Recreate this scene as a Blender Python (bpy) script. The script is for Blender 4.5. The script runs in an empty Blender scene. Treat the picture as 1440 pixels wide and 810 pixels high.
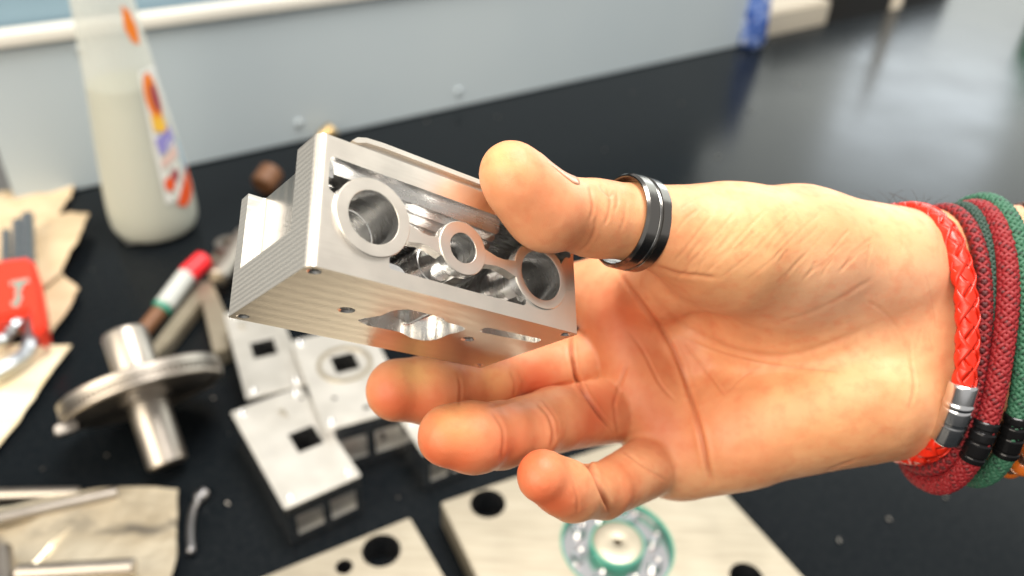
import bpy, bmesh, math, random
import numpy as np
from mathutils import Vector, Matrix
from mathutils.bvhtree import BVHTree
random.seed(4); rng = np.random.default_rng(4)
R = math.radians
sc = bpy.context.scene
C = sc.collection

# ------------------------------------------------------------------ camera
FPX, CU, CV = 1130.0, 720.0, 405.0          # focal length and centre in photo pixels (1440 x 810)
CAM_H = 0.42
cam_mat = Matrix.Translation((0, 0, CAM_H)) @ Matrix.Rotation(R(90 - 35), 4, 'X') @ Matrix.Rotation(R(3.0), 4, 'Z')
cd = bpy.data.cameras.new('camera'); cam = bpy.data.objects.new('camera', cd); C.objects.link(cam)
cam.matrix_world = cam_mat
cd.sensor_width = 36; cd.lens = 36 * FPX / 1440; cd.clip_start = .01; cd.clip_end = 60
cd.dof.use_dof = True; cd.dof.focus_distance = .186; cd.dof.aperture_fstop = 9.8
sc.camera = cam
# ------------------------------------------------------------------ world and lights
w = bpy.data.worlds.new('World'); sc.world = w; w.use_nodes = True
bg = w.node_tree.nodes['Background']; bg.inputs[0].default_value = (.92, .90, .86, 1); bg.inputs[1].default_value = .58
sc.view_settings.view_transform = 'Standard'; sc.view_settings.look = 'None'; sc.view_settings.exposure = .12; sc.view_settings.gamma = 1
def area(name, loc, target, sx, sy, power, col):
    l = bpy.data.lights.new(name, 'AREA'); l.shape = 'RECTANGLE'; l.size = sx; l.size_y = sy; l.energy = power; l.color = col
    o = bpy.data.objects.new(name, l); C.objects.link(o); o.location = loc
    o.rotation_euler = (Vector(target) - Vector(loc)).to_track_quat('-Z', 'Y').to_euler(); return o
area('window_light', (-1.15, -.85, 1.25), (0.05, .15, .28), 1.7, 1.5, 48, (1, .89, .72))
area('ceiling_lamp', (.25, .55, 2.0), (.1, .5, 0), 1.0, .8, 52, (1, .95, .88))
area('far_window', (1.62, 3.15, .86), (.53, 1.07, 0), .62, .55, 5, (.80, .90, 1))
area('far_bright_wall', (2.3, 3.6, 1.5), (.55, .9, 0), 4.0, 2.6, 70, (.92, .97, .90))
# ------------------------------------------------------------------ helpers
def ray_dir(u, v): return cam_mat.to_3x3() @ Vector(((u - CU) / FPX, -(v - CV) / FPX, -1))
def campt(u, v, d): return cam_mat @ Vector(((u - CU) / FPX * d, -(v - CV) / FPX * d, -d))     # d in metres
def on_z(u, v, z=0.0):
    d = ray_dir(u, v); o = cam_mat.translation
    return o + d * ((z - o.z) / d.z)
def on_plane(u, v, p, n):
    d = ray_dir(u, v); o = cam_mat.translation
    return o + d * ((Vector(p) - o).dot(n) / d.dot(n))
def mat(name, col=(.5, .5, .5), rough=.5, metal=0, **kw):
    m = bpy.data.materials.new(name); m.use_nodes = True; b = m.node_tree.nodes['Principled BSDF']
    b.inputs['Base Color'].default_value = (*col, 1); b.inputs['Roughness'].default_value = rough; b.inputs['Metallic'].default_value = metal
    for k, v in kw.items():
        b.inputs[k.replace('_', ' ')].default_value = v
    return m
class NT:
    def __init__(s, m): s.t = m.node_tree; s.b = s.t.nodes['Principled BSDF']
    def n(s, typ, **kw):
        n = s.t.nodes.new(typ)
        for k, v in kw.items():
            if k.startswith('_'): n.inputs[int(k[1:])].default_value = v
            elif k in n.inputs.keys() or k.replace('_', ' ') in n.inputs.keys(): n.inputs[k if k in n.inputs.keys() else k.replace('_', ' ')].default_value = v
            else: setattr(n, k, v)
        return n
    def l(s, a, b): s.t.links.new(a, b)
    def noise(s, scale, detail=3, vec=None, **kw):
        n = s.n('ShaderNodeTexNoise', Scale=scale, Detail=detail, **kw)
        s.l(vec if vec is not None else s.obj(), n.inputs['Vector']); return n.outputs['Fac']
    def obj(s):
        if not hasattr(s, '_o'): s._o = s.n('ShaderNodeTexCoord').outputs['Object']
        return s._o
    def ramp(s, fac, stops):
        r = s.n('ShaderNodeValToRGB'); e = r.color_ramp.elements
        while len(e) < len(stops): e.new(.5)
        for q, (p, c) in zip(e, stops): q.position = p; q.color = c if len(c) == 4 else (*c, 1)
        s.l(fac, r.inputs[0]); return r.outputs[0]
    def math(s, op, a, b=None):
        n = s.n('ShaderNodeMath', operation=op)
        for i, x in enumerate((a, b)):
            if x is None: continue
            if isinstance(x, (int, float)): n.inputs[i].default_value = x
            else: s.l(x, n.inputs[i])
        return n.outputs[0]
    def mapr(s, vec, scale=(1, 1, 1), rot=(0, 0, 0), loc=(0, 0, 0)):
        n = s.n('ShaderNodeMapping'); n.inputs['Scale'].default_value = scale; n.inputs['Rotation'].default_value = rot; n.inputs['Location'].default_value = loc
        s.l(vec, n.inputs[0]); return n.outputs[0]
    def bump(s, h, strength, dist=.001, normal=None):
        n = s.n('ShaderNodeBump'); n.inputs['Strength'].default_value = strength; n.inputs['Distance'].default_value = dist
        s.l(h, n.inputs['Height'])
        if normal is not None: s.l(normal, n.inputs['Normal'])
        s.l(n.outputs[0], s.b.inputs['Normal']); return n.outputs[0]
    def col(s, sock): s.l(sock, s.b.inputs['Base Color'])
    def rough(s, sock): s.l(sock, s.b.inputs['Roughness'])
def mesh_obj(name, verts, faces, mats, parent=None, smooth=False, loc=None, mi=None):
    me = bpy.data.meshes.new(name); me.from_pydata([tuple(v) for v in verts], [], [tuple(f) for f in faces]); me.update()
    o = bpy.data.objects.new(name, me); C.objects.link(o)
    for m in (mats if isinstance(mats, (list, tuple)) else [mats]): me.materials.append(m)
    if mi is not None: me.polygons.foreach_set('material_index', mi)
    if smooth: me.shade_smooth()
    if loc is not None:
        loc = Vector(loc); me.transform(Matrix.Translation(-loc)); o.location = loc
    if parent is not None: o.parent = parent
    return o
def bm_obj(name, bm, mats, parent=None, smooth=False, angle=None):
    me = bpy.data.meshes.new(name); bm.normal_update(); bm.to_mesh(me); bm.free()
    o = bpy.data.objects.new(name, me); C.objects.link(o)
    for m in (mats if isinstance(mats, (list, tuple)) else [mats]): me.materials.append(m)
    if smooth: me.shade_smooth()
    if angle: me.set_sharp_from_angle(angle=R(angle))
    if parent is not None: o.parent = parent
    return o
def empty(name, loc=(0, 0, 0), rot=(0, 0, 0)):
    o = bpy.data.objects.new(name, None); C.objects.link(o); o.location = loc; o.rotation_euler = rot; o.empty_display_size = .01; return o
def tag(o, label=None, cat=None, group=None, kind=None):
    for k, v in (('label', label), ('category', cat), ('group', group), ('kind', kind)):
        if v: o[k] = v
    return o
def add_box(bm, lo, hi, M=None, bevel=0):
    r = bmesh.ops.create_cube(bm, size=1); vs = r['verts']
    for v in vs: v.co = Vector([(lo[i] + hi[i]) / 2 + v.co[i] * (hi[i] - lo[i]) for i in range(3)])
    if bevel:
        es = list({e for v in vs for e in v.link_edges})
        rb = bmesh.ops.bevel(bm, geom=es, offset=bevel, segments=2, affect='EDGES'); vs = list({v for f in rb['faces'] for v in f.verts} | {v for v in vs if v.is_valid})
    if M is not None: bmesh.ops.transform(bm, matrix=M, verts=[v for v in vs if v.is_valid])
def add_lathe(bm, prof, M=None, n=40, closed=False):
    rings = []
    for r_, z in prof:
        if r_ < 1e-6: rings.append([bm.verts.new((0, 0, z))])
        else: rings.append([bm.verts.new((r_ * math.cos(2 * math.pi * k / n), r_ * math.sin(2 * math.pi * k / n), z)) for k in range(n)])
    pairs = list(zip(rings, rings[1:])) + ([(rings[-1], rings[0])] if closed else [])
    for a, b in pairs:
        for k in range(n):
            k2 = (k + 1) % n
            if len(a) == 1 and len(b) == 1: continue
            if len(a) == 1: bm.faces.new((a[0], b[k2], b[k]))
            elif len(b) == 1: bm.faces.new((a[k], a[k2], b[0]))
            else: bm.faces.new((a[k], a[k2], b[k2], b[k]))
    vs = [v for q in rings for v in q]
    if M is not None: bmesh.ops.transform(bm, matrix=M, verts=vs)
    return vs
def frame_from(p, zdir, xhint=(1, 0, 0)):
    z = Vector(zdir).normalized(); x = Vector(xhint) - z * Vector(xhint).dot(z)
    if x.length < 1e-5: x = Vector((0, 1, 0)) - z * z.y
    x.normalize(); y = z.cross(x)
    M = Matrix((x, y, z)).transposed().to_4x4(); M.translation = Vector(p); return M
def tube_arrays(path, rad, n=10, caps=True, flat=None, up=None):
    P = np.asarray([tuple(p) for p in path], float); N = len(P)
    T = np.gradient(P, axis=0); T /= np.linalg.norm(T, axis=1)[:, None] + 1e-12
    ref = np.array(up if up is not None else (0, 0, 1.0), float)
    U = np.zeros_like(P)
    u = ref - T[0] * ref.dot(T[0])
    if np.linalg.norm(u) < 1e-3: u = np.array((1., 0, 0)) - T[0] * T[0][0]
    u /= np.linalg.norm(u)
    for i in range(N):
        u = u - T[i] * u.dot(T[i]); u /= np.linalg.norm(u) + 1e-12; U[i] = u
    B = np.cross(T, U); rad = np.broadcast_to(np.asarray(rad, float), (N,))
    a = np.linspace(0, 2 * math.pi, n, endpoint=False); fl = 1 if flat is None else flat
    V = P[:, None, :] + rad[:, None, None] * (np.cos(a)[None, :, None] * U[:, None, :] * fl + np.sin(a)[None, :, None] * B[:, None, :])
    i = np.arange(N - 1)[:, None]; k = np.arange(n)[None, :]; k2 = (k + 1) % n
    F = np.stack([i * n + k, i * n + k2, (i + 1) * n + k2, (i + 1) * n + k], -1).reshape(-1, 4)
    F = [tuple(f) for f in F.tolist()]
    if caps: F += [tuple(range(n - 1, -1, -1)), tuple((N - 1) * n + q for q in range(n))]
    return V.reshape(-1, 3), F
def add_tube(name, path, rad, m, parent=None, n=10, flat=None, up=None, smooth=True):
    V, F = tube_arrays(path, rad, n, True, flat, up); return mesh_obj(name, V, F, m, parent, smooth)
def spline(pts, n=12):
    P = np.array([tuple(p) for p in pts], float); Q = np.vstack([2 * P[0] - P[1], P, 2 * P[-1] - P[-2]]); out = []
    for i in range(1, len(Q) - 2):
        for t in np.linspace(0, 1, n, endpoint=False):
            a, b, c, d = Q[i - 1:i + 3]
            out.append(.5 * ((2 * b) + (c - a) * t + (2 * a - 5 * b + 4 * c - d) * t * t + (3 * b - a - 3 * c + d) * t ** 3))
    out.append(P[-1]); return np.array(out)
def boolean(obj, cutters, op='DIFFERENCE'):
    for c in cutters:
        md = obj.modifiers.new('b', 'BOOLEAN'); md.operation = op; md.object = c; md.solver = 'EXACT'
    dg = bpy.context.evaluated_depsgraph_get(); dg.update()
    me = bpy.data.meshes.new_from_object(obj.evaluated_get(dg)); obj.modifiers.clear()
    old = obj.data; nm = old.name; obj.data = me; bpy.data.meshes.remove(old); me.name = nm
    for c in cutters: bpy.data.objects.remove(c)
def prism_bm(bm, poly, lo, hi, axis='z'):
    def P(a, b, c): return {'z': (a, b, c), 'y': (a, c, b)}[axis]
    v0 = [bm.verts.new(P(x, y, lo)) for x, y in poly]; v1 = [bm.verts.new(P(x, y, hi)) for x, y in poly]; n = len(poly)
    bm.faces.new(v0[::-1]); bm.faces.new(v1)
    for k in range(n): bm.faces.new((v0[k], v0[(k + 1) % n], v1[(k + 1) % n], v1[k]))
    bmesh.ops.recalc_face_normals(bm, faces=bm.faces)
def round_poly(poly, r, n=5):
    out = []; N = len(poly)
    for i in range(N):
        p = Vector(poly[i]); a = Vector(poly[i - 1]); b = Vector(poly[(i + 1) % N])
        da = (a - p); db = (b - p); rr = min(r, da.length * .45, db.length * .45); da.normalize(); db.normalize()
        s, e = p + da * rr, p + db * rr
        for t in np.linspace(0, 1, n): out.append(tuple(s * (1 - t) ** 2 + p * 2 * t * (1 - t) + e * t * t))
    return out
def circ(cx, cy, r, n=32): return [(cx + r * math.cos(2 * math.pi * k / n), cy + r * math.sin(2 * math.pi * k / n)) for k in range(n)]
# ------------------------------------------------------------------ materials
def aluminium(name, base=(.84, .82, .79), rough=.3, aniso_scale=(40, 400, 40), bumpy=.12, bevel=0):
    m = mat(name, base, rough, 1.0); t = NT(m)
    n1 = t.noise(1.0, 2, t.mapr(t.obj(), aniso_scale)); n2 = t.noise(60, 3)
    t.col(t.ramp(n2, [(.3, tuple(c * .90 for c in base)), (.7, base)]))
    t.rough(t.math('ADD', t.math('MULTIPLY', n2, .16), rough - .08))
    nm = None
    if bevel:
        bv = t.n('ShaderNodeBevel', samples=4); bv.inputs['Radius'].default_value = bevel; nm = bv.outputs[0]
    t.bump(n1, bumpy, .0004, nm); return m
M = {}
def hole_mat(): return M['steel_dark']
M['alu_bg'] = aluminium('cast_plate_aluminium', (.92, .83, .67), .42, (30, 900, 30), .10); M['alu_bg'].node_tree.nodes['Principled BSDF'].inputs['Metallic'].default_value = .75
M['alu_block'] = aluminium('milled_block_aluminium', (.95, .93, .88), .42, (700, 60, 60), .10); M['block_side'] = aluminium('polished_block_side', (.80, .79, .78), .20, (60, 60, 500), .06); M['alu_block'].node_tree.nodes['Principled BSDF'].inputs['Metallic'].default_value = .78
M['steel'] = aluminium('turned_steel', (.43, .39, .345), .38, (60, 60, 900), .15)
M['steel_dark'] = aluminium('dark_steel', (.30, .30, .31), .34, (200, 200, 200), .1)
M['key_steel'] = mat('grey_key_steel', (.34, .37, .40), .32, 1)
M['chrome'] = mat('polished_steel', (.78, .78, .80), .18, 1)
m = M['alu_bg']; t = NT(m); st_ = t.noise(1, 4, t.mapr(t.obj(), (30, 420, 30), (0, 0, R(25)))); bl_ = t.noise(16, 5)
t.col(t.ramp(t.math('ADD', t.math('MULTIPLY', st_, .55), t.math('MULTIPLY', bl_, .45)), [(.30, (.32, .28, .215)), (.48, (.40, .355, .275)), (.66, (.455, .41, .325))]))
m = M['alu_block']; t = NT(m); t.col(t.ramp(t.noise(38, 5), [(.32, (.64, .62, .57)), (.5, (.72, .70, .65)), (.66, (.76, .74, .69))]))
# table top: worn black laminate
m = mat('black_tabletop', (.012, .013, .015), .22); t = NT(m); nn = t.noise(9, 4); n3 = t.noise(260, 2)
t.rough(t.math('ADD', t.math('MULTIPLY', nn, .16), .14)); t.col(t.ramp(n3, [(.3, (.004, .006, .008)), (.75, (.010, .012, .014))]))
t.bump(t.noise(1400, 2), .03, .0004); t.b.inputs['IOR'].default_value = 1.19; M['table'] = m
m = mat('pale_panel', (.46, .53, .58), .55); t = NT(m); t.col(t.ramp(t.noise(3, 4), [(.3, (.44, .515, .565)), (.7, (.49, .56, .60))])); t.bump(t.noise(900, 2), .05, .0005); M['panel'] = m
M['trim'] = mat('white_trim', (.72, .70, .64), .45)
M['panel_blue'] = mat('blue_grey_board', (.22, .33, .41), .5)
m = mat('kraft_paper', (.62, .48, .31), .85); t = NT(m)
t.col(t.ramp(t.noise(45, 5), [(.3, (.56, .42, .26)), (.7, (.68, .54, .36))])); t.bump(t.noise(160, 4), .4, .001); M['kraft'] = m
m = mat('cream_paper', (.80, .70, .50), .8); t = NT(m)
t.col(t.ramp(t.noise(30, 4), [(.35, (.70, .57, .34)), (.6, (.82, .73, .55))])); t.bump(t.noise(120, 4), .3, .001); M['cream'] = m
m = mat('foil_bag', (.72, .63, .47), .34, .75); t = NT(m); nz = t.noise(14, 4, t.mapr(t.obj(), (1, 2.2, 1)))
t.col(t.ramp(nz, [(.36, (.22, .20, .17)), (.45, (.66, .57, .42)), (.7, (.80, .72, .56))])); t.bump(t.noise(40, 3), .5, .004); M['foil'] = m
M['red_plastic'] = mat('red_plastic', (.72, .045, .02), .4)
M['red_cap'] = mat('red_cap_plastic', (.80, .02, .03), .35)
M['grey_print'] = mat('grey_green_print', (.24, .30, .26), .6)
M['teal'] = mat('green_seal', (.03, .26, .18), .4)
M['clear'] = mat('frosted_plastic', (.50, .52, .50), .3)
M['brown'] = mat('brown_wood', (.16, .07, .03), .55)
M['brass'] = mat('brass_metal', (.75, .55, .28), .35, 1)
M['black_plastic'] = mat('black_plastic', (.012, .012, .013), .38)
M['screw'] = mat('grey_screw', (.42, .48, .52), .5, 0)
m = mat('bottle_plastic', (.88, .90, .87), .38); t = NT(m)
out = t.t.nodes['Material Output']; tr = t.n('ShaderNodeBsdfTransparent'); tl = t.n('ShaderNodeBsdfTranslucent'); tl.inputs[0].default_value = (.86, .88, .80, 1)
mx = t.n('ShaderNodeMixShader'); mx.inputs[0].default_value = .45; mx2 = t.n('ShaderNodeMixShader'); mx2.inputs[0].default_value = .42
t.l(t.b.outputs[0], mx.inputs[1]); t.l(tl.outputs[0], mx.inputs[2]); t.l(mx.outputs[0], mx2.inputs[1]); t.l(tr.outputs[0], mx2.inputs[2]); t.l(mx2.outputs[0], out.inputs[0]); M['bottle'] = m
M['liquid'] = mat('cloudy_liquid', (.44, .45, .35), .3)
for k, c in dict(lab_orange=(.85, .22, .02), lab_red=(.80, .10, .02), lab_maroon=(.35, .06, .08), lab_yellow=(.88, .52, .06), lab_violet=(.30, .27, .62), lab_pink=(.78, .55, .48), lab_white=(.82, .82, .78), lab_blue=(.36, .55, .68)).items():
    M[k] = mat(k, c, .5)
# ------------------------------------------------------------------ setting: table, panel, floor
EX = Vector((.8076, .5897, 0)); EY = Vector((.5897, -.8076, 0)); O0 = Vector((-.516, .715, 0))
def tl_(a, b, z=0): return O0 + EX * a + EY * b + Vector((0, 0, z))
MT = Matrix((EX, EY * -1, Vector((0, 0, 1)))).transposed().to_4x4(); MT.translation = O0     # local x along the edge, local y away from the camera
bm = bmesh.new(); add_box(bm, (-1.2, -1.9, -.03), (2.6, 0, 0), None, .002)
table = bm_obj('table_top', bm, M['table']); table.matrix_world = MT; tag(table, kind='structure')
bm = bmesh.new(); add_box(bm, (-9, -9, -.80), (9, 9, -.76)); m = mat('workshop_floor', (.16, .16, .15), .5); t = NT(m)
t.col(t.ramp(t.noise(4, 5), [(.3, (.13, .13, .125)), (.7, (.19, .185, .175))])); tag(bm_obj('floor', bm, m), kind='structure')
pn = Vector(EY)
ptop = on_plane(112, 41, tl_(0, .010), pn).z
pnl = empty('back_panel', tl_(0, .010)); tag(pnl, 'pale grey panel standing along the back edge of the black table', 'panel')
def panel_part(name, lo, hi, m, bev=.0015):
    bm = bmesh.new(); add_box(bm, lo, hi, None, bev); o = bm_obj(name, bm, m, pnl); o.matrix_parent_inverse = Matrix(); o.rotation_euler = MT.to_euler(); return o
panel_part('board', (0.0, -.006, .001), (1.075, .012, ptop - .008), M['panel'])
panel_part('top_rail', (-.35, -.012, ptop - .005), (1.075, .014, ptop + .006), M['trim'])
panel_part('upper_board', (-.35, .020, ptop - .03), (1.055, .030, ptop + .075), M['panel_blue'])
bm = bmesh.new(); add_box(bm, (-.35, .016, ptop + .078), (1.055, .04, ptop + .30)); o = bm_obj('dark_upper_frame', bm, M['black_plastic'], pnl); o.rotation_euler = MT.to_euler()
for (u, v) in [(112, 68), (393, 14), (420, 173), (645, 128)]:
    p = on_plane(u, v, tl_(0, .016), pn); bm = bmesh.new()
    add_lathe(bm, [(0, .003), (.0035, .0026), (.005, .0008), (.005, -.002)], frame_from((0, 0, 0), pn), 16)
    o = bm_obj('screw_head', bm, M['screw'], pnl, True); o.location = p - pnl.location
# ------------------------------------------------------------------ bottle
bp = on_z(222, 322); bp.z = 0
bot = empty('spray_bottle', bp); tag(bot, 'tall frosted white plastic bottle with orange label, half full, near the back panel', 'bottle')
prof = [(0, .004), (.030, .003), (.036, .006), (.0395, .016), (.0390, .045), (.0345, .10), (.0305, .14), (.0272, .18), (.0242, .22), (.0216, .26), (.0190, .30), (.0150, .325), (.014, .35)]
PR = spline([(r_, z, 0) for r_, z in prof[2:11]], 5); P2 = prof[:2] + [(p[0], p[1]) for p in PR] + prof[11:]
bm = bmesh.new(); add_lathe(bm, P2, None, 48); bm_obj('bottle_shell', bm, M['bottle'], bot, True)
def brad(z):
    a = np.array(sorted((q[1], q[0]) for q in P2[1:])); return float(np.interp(z, a[:, 0], a[:, 1]))
LV = .150
bm = bmesh.new(); add_lathe(bm, [(0, .006)] + [(brad(z) - .0016, z) for z in np.linspace(.0075, LV, 14)] + [(0, LV)], None, 40); bm_obj('liquid', bm, M['liquid'], bot, True, 50)
bm = bmesh.new(); add_lathe(bm, [(.0165, .328), (.0165, .35), (.012, .352), (0, .352)], None, 24); bm_obj('neck_collar', bm, M['clear'], bot, True, 40)
def label_patch(name, poly, m, off=.0004):      # poly in (angle deg, height m)
    bm = bmesh.new(); f = bm.faces.new([bm.verts.new((a, z, 0)) for a, z in poly]); bmesh.ops.triangulate(bm, faces=[f])
    for _ in range(3): bmesh.ops.subdivide_edges(bm, edges=bm.edges[:], cuts=1, use_grid_fill=False)
    for v in bm.verts:
        a, z = R(v.co.x), v.co.y; r_ = brad(z) + off; v.co = (r_ * math.cos(a), r_ * math.sin(a), z)
    bm.normal_update(); o = bm_obj(name, bm, m, bot, True); return o
cd_ = math.degrees(math.atan2(-bp.y, -bp.x)); A0 = cd_ + 40    # toward the camera, turned to the right
def LP(name, pts, m, off): label_patch(name, [(A0 + a, z) for a, z in pts], m, off)
def ell(ca, cz, ra, rz, n=16): return [(ca + ra * math.cos(2 * math.pi * k / n), cz + rz * math.sin(2 * math.pi * k / n)) for k in range(n)]
label_patch('label_back', [(A0 - 22, .045), (A0 + 42, .045), (A0 + 42, .10), (A0 + 36, .165), (A0 - 10, .165), (A0 - 20, .10)], M['lab_white'], .0003)
LP('label_drop', [(-8, .220), (6, .214), (14, .200), (8, .186), (-6, .190), (-14, .202)], M['lab_orange'], .0006)
LP('label_badge', ell(4, .142, 15, .021), M['lab_orange'], .0006)
LP('label_badge_core', ell(8, .140, 9, .013), M['lab_maroon'], .0009)
LP('label_yellow_band', [(-10, .128), (12, .122), (12, .107), (-12, .113)], M['lab_yellow'], .0007)
LP('label_script', [(-14, .106), (20, .112), (22, .098), (-12, .090)], M['lab_violet'], .0008)
LP('label_stripe', [(-14, .086), (20, .094), (20, .084), (-14, .078)], M['lab_pink'], .0007)
LP('label_side_stripe', [(24, .09), (34, .10), (34, .065), (24, .06)], M['lab_blue'], .0007)
LP('label_fruit', ell(-10, .062, 8, .007), M['lab_red'], .0007)
LP('label_dark_mark', ell(2, .068, 7, .006), M['lab_maroon'], .0007)
LP('label_base', [(-8, .040), (6, .034), (20, .038), (34, .046), (38, .068), (14, .058), (2, .050)], M['lab_red'], .0008)
# small crumpled metal tab under the bottle foot
def sheet(name, poly, z, m, amp, thick=.0008, cuts=3, seed=0, loc_first=True, freq=30, lift=None):
    pts = [on_z(u, v, z) for u, v in poly]; bm = bmesh.new(); f = bm.faces.new([bm.verts.new(p) for p in pts]); bmesh.ops.triangulate(bm, faces=[f])
    for _ in range(cuts): bmesh.ops.subdivide_edges(bm, edges=bm.edges[:], cuts=1)
    from mathutils import noise
    c = sum(pts, Vector()) / len(pts)
    for v in bm.verts:
        h = noise.noise((v.co + Vector((seed * 3.1, seed, 0))) * freq); v.co.z += amp * (h + .6) * 1.0
        e = noise.noise_vector((v.co + Vector((seed, seed * 1.7, 2))) * freq * 2.5); v.co.x += e.x * amp * .5; v.co.y += e.y * amp * .5
        if lift: v.co.z += lift(v.co)
    r = bmesh.ops.extrude_face_region(bm, geom=bm.faces[:]); up = [q for q in r['geom'] if isinstance(q, bmesh.types.BMVert)]
    for v in up: v.co.z += thick
    bmesh.ops.recalc_face_normals(bm, faces=bm.faces); c.z = z
    bmesh.ops.translate(bm, vec=-c, verts=bm.verts)
    o = bm_obj(name, bm, m, None, True, 40); o.location = c; return o
tag(sheet('metal_tab', [(168, 334), (200, 330), (225, 330), (215, 341), (180, 346)], .001, M['chrome'], .0015, .0008, 2), 'small shiny metal scrap at the foot of the bottle', 'metal scrap')
# ------------------------------------------------------------------ papers on the left
G = 'torn sheets of paper on the left of the table'
tag(sheet('kraft_paper', [(-90, 300), (0, 274), (55, 270), (108, 262), (96, 284), (82, 310), (92, 330), (60, 400), (-90, 420)], .003, M['kraft'], .004, seed=1), 'brown torn kraft sheet furthest back, under the hex key set', 'paper', G)
tag(sheet('kraft_paper', [(50, 330), (72, 306), (100, 300), (126, 304), (108, 345), (84, 388), (40, 420)], .012, M['kraft'], .003, seed=2), 'brown kraft flap with pointed corner right of the hex keys', 'paper', G)
tag(sheet('kraft_paper', [(30, 400), (80, 372), (92, 392), (112, 408), (96, 438), (66, 484), (20, 470)], .006, M['kraft'], .003, seed=3), 'brown kraft corner sticking out below the red holder', 'paper', G)
tag(sheet('cream_paper', [(-90, 520), (-20, 492), (40, 488), (101, 489), (70, 530), (30, 590), (-10, 640), (-90, 720)], .004, M['cream'], .003, seed=4), 'cream paper corner lying below the hex keys', 'paper', G)
# ------------------------------------------------------------------ hex key set
hk = empty('hex_key_set', on_z(30, 420, .014)); tag(hk, 'red plastic holder of steel hex keys lying on kraft paper', 'hex key set')
def place(o, parent):
    o.parent = parent; o.matrix_parent_inverse = parent.matrix_basis.inverted(); return o
zk = .026
hp = [(-25, 372), (8, 364), (44, 360), (52, 378), (60, 420), (64, 462), (46, 466), (40, 436), (6, 444), (-25, 452)]
def extr_poly(name, poly, z0, z1, m, bev=.002):
    bm = bmesh.new(); pts = [on_z(u, v, z1) for u, v in poly]; n = len(pts)
    a = [bm.verts.new((p.x, p.y, z0)) for p in pts]; b = [bm.verts.new((p.x, p.y, z1)) for p in pts]
    bm.faces.new(a[::-1]); bm.faces.new(b)
    for k in range(n): bm.faces.new((a[k], a[(k + 1) % n], b[(k + 1) % n], b[k]))
    bmesh.ops.recalc_face_normals(bm, faces=bm.faces)
    if bev: bmesh.ops.bevel(bm, geom=bm.edges[:], offset=bev, segments=2, affect='EDGES', clamp_overlap=True)
    c = sum(pts, Vector()) / n; c.z = z0; bmesh.ops.translate(bm, vec=-c, verts=bm.verts)
    o = bm_obj(name, bm, m, None, True, 35); o.location = c; return o
place(extr_poly('holder', hp, .014, .034, M['red_plastic'], .003), hk)
place(extr_poly('logo', [(14, 396), (40, 391), (41, 397), (33, 399), (31, 406), (27, 412), (32, 418), (28, 424), (26, 431), (18, 431), (14, 426), (21, 422), (22, 400), (14, 402)], .0345, .0350, M['grey_print'], 0), hk)
for i, (u0, v0, u1, v1, u2, v2, u3, v3, r_) in enumerate([(39, 304, 41, 372, 46, 440, 44, 478, .0056), (44, 478, 34, 498, 14, 512, -20, 530, .0042), (25, 312, 26, 372, 27, 440, 22, 456, .0046), (22, 456, 14, 468, 4, 478, -25, 486, .0036), (9, 326, 9, 380, 8, 430, 6, 452, .0040), (6, 452, 0, 458, -8, 462, -30, 466, .0032)]):
    if i % 2: continue
    nx = [(44, 478, 34, 498, 14, 512, -20, 530), None, (22, 456, 14, 468, 4, 478, -25, 486), None, (6, 452, 0, 458, -8, 462, -30, 466)][i]
    pts = [on_z(u0, v0, zk), on_z(u1, v1, zk), on_z(u2, v2, zk), on_z(u3, v3, zk - .002)] + [on_z(nx[k], nx[k + 1], zk - .006) for k in (2, 4, 6)]
    place(add_tube('hex_key', spline(pts, 8), r_, M['key_steel'], None, 6, smooth=False), hk)
# ------------------------------------------------------------------ gear on a shaft, leaning on its rim
wheel_r, sh_r, sdist = .053, .0130, .050
tip = on_z(236, 652, .012)
phi = math.atan((wheel_r - sh_r) / sdist); head = on_z(196, 520) - on_z(247, 655); head.z = 0; head.normalize()
ax = Vector((head.x * math.cos(phi), head.y * math.cos(phi), math.sin(phi)))
tip.z = sh_r * math.cos(phi) + .0005
gr = empty('gear_shaft', tip); gr.matrix_world = frame_from(tip, ax); tag(gr, 'steel gear wheel on a thick shaft leaning on its rim', 'gear')
bm = bmesh.new(); add_lathe(bm, [(0, 0), (sh_r - .001, 0), (sh_r, .001), (sh_r, .044), (.0165, .045), (.0165, .060), (sh_r * .95, .061), (.0145, .0615), (.0145, .094), (.0135, .096), (0, .096)], None, 36); bm_obj('shaft', bm, M['steel'], gr, True, 30)
bm = bmesh.new(); prof = [(.012, .048), (.044, .048), (.046, .046), (wheel_r - .003, .046), (wheel_r - .002, .047), (wheel_r - .002, .0485), (wheel_r - .004, .0495), (wheel_r - .004, .0525), (wheel_r - .0015, .0535), (wheel_r - .0015, .058), (wheel_r - .003, .059), (.046, .059), (.044, .057), (.022, .057), (.012, .057)]
add_lathe(bm, prof, None, 72); bm_obj('wheel', bm, M['steel'], gr, True, 25)
bm = bmesh.new()
for k in range(90):
    a = 2 * math.pi * k / 90; Mx = Matrix.Rotation(a, 4, 'Z'); add_box(bm, (wheel_r - .0042, -.0010, .0497), (wheel_r - .0012, .0010, .0523), Mx)
tag(bm_obj('gear_teeth', bm, M['steel'], gr), kind='stuff')
bm = bmesh.new(); add_box(bm, (wheel_r - .010, -.006, .040), (wheel_r + .003, .006, .046), Matrix.Rotation(R(-150), 4, 'Z'), .001); bm_obj('rim_lug', bm, M['steel'], gr)
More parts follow.
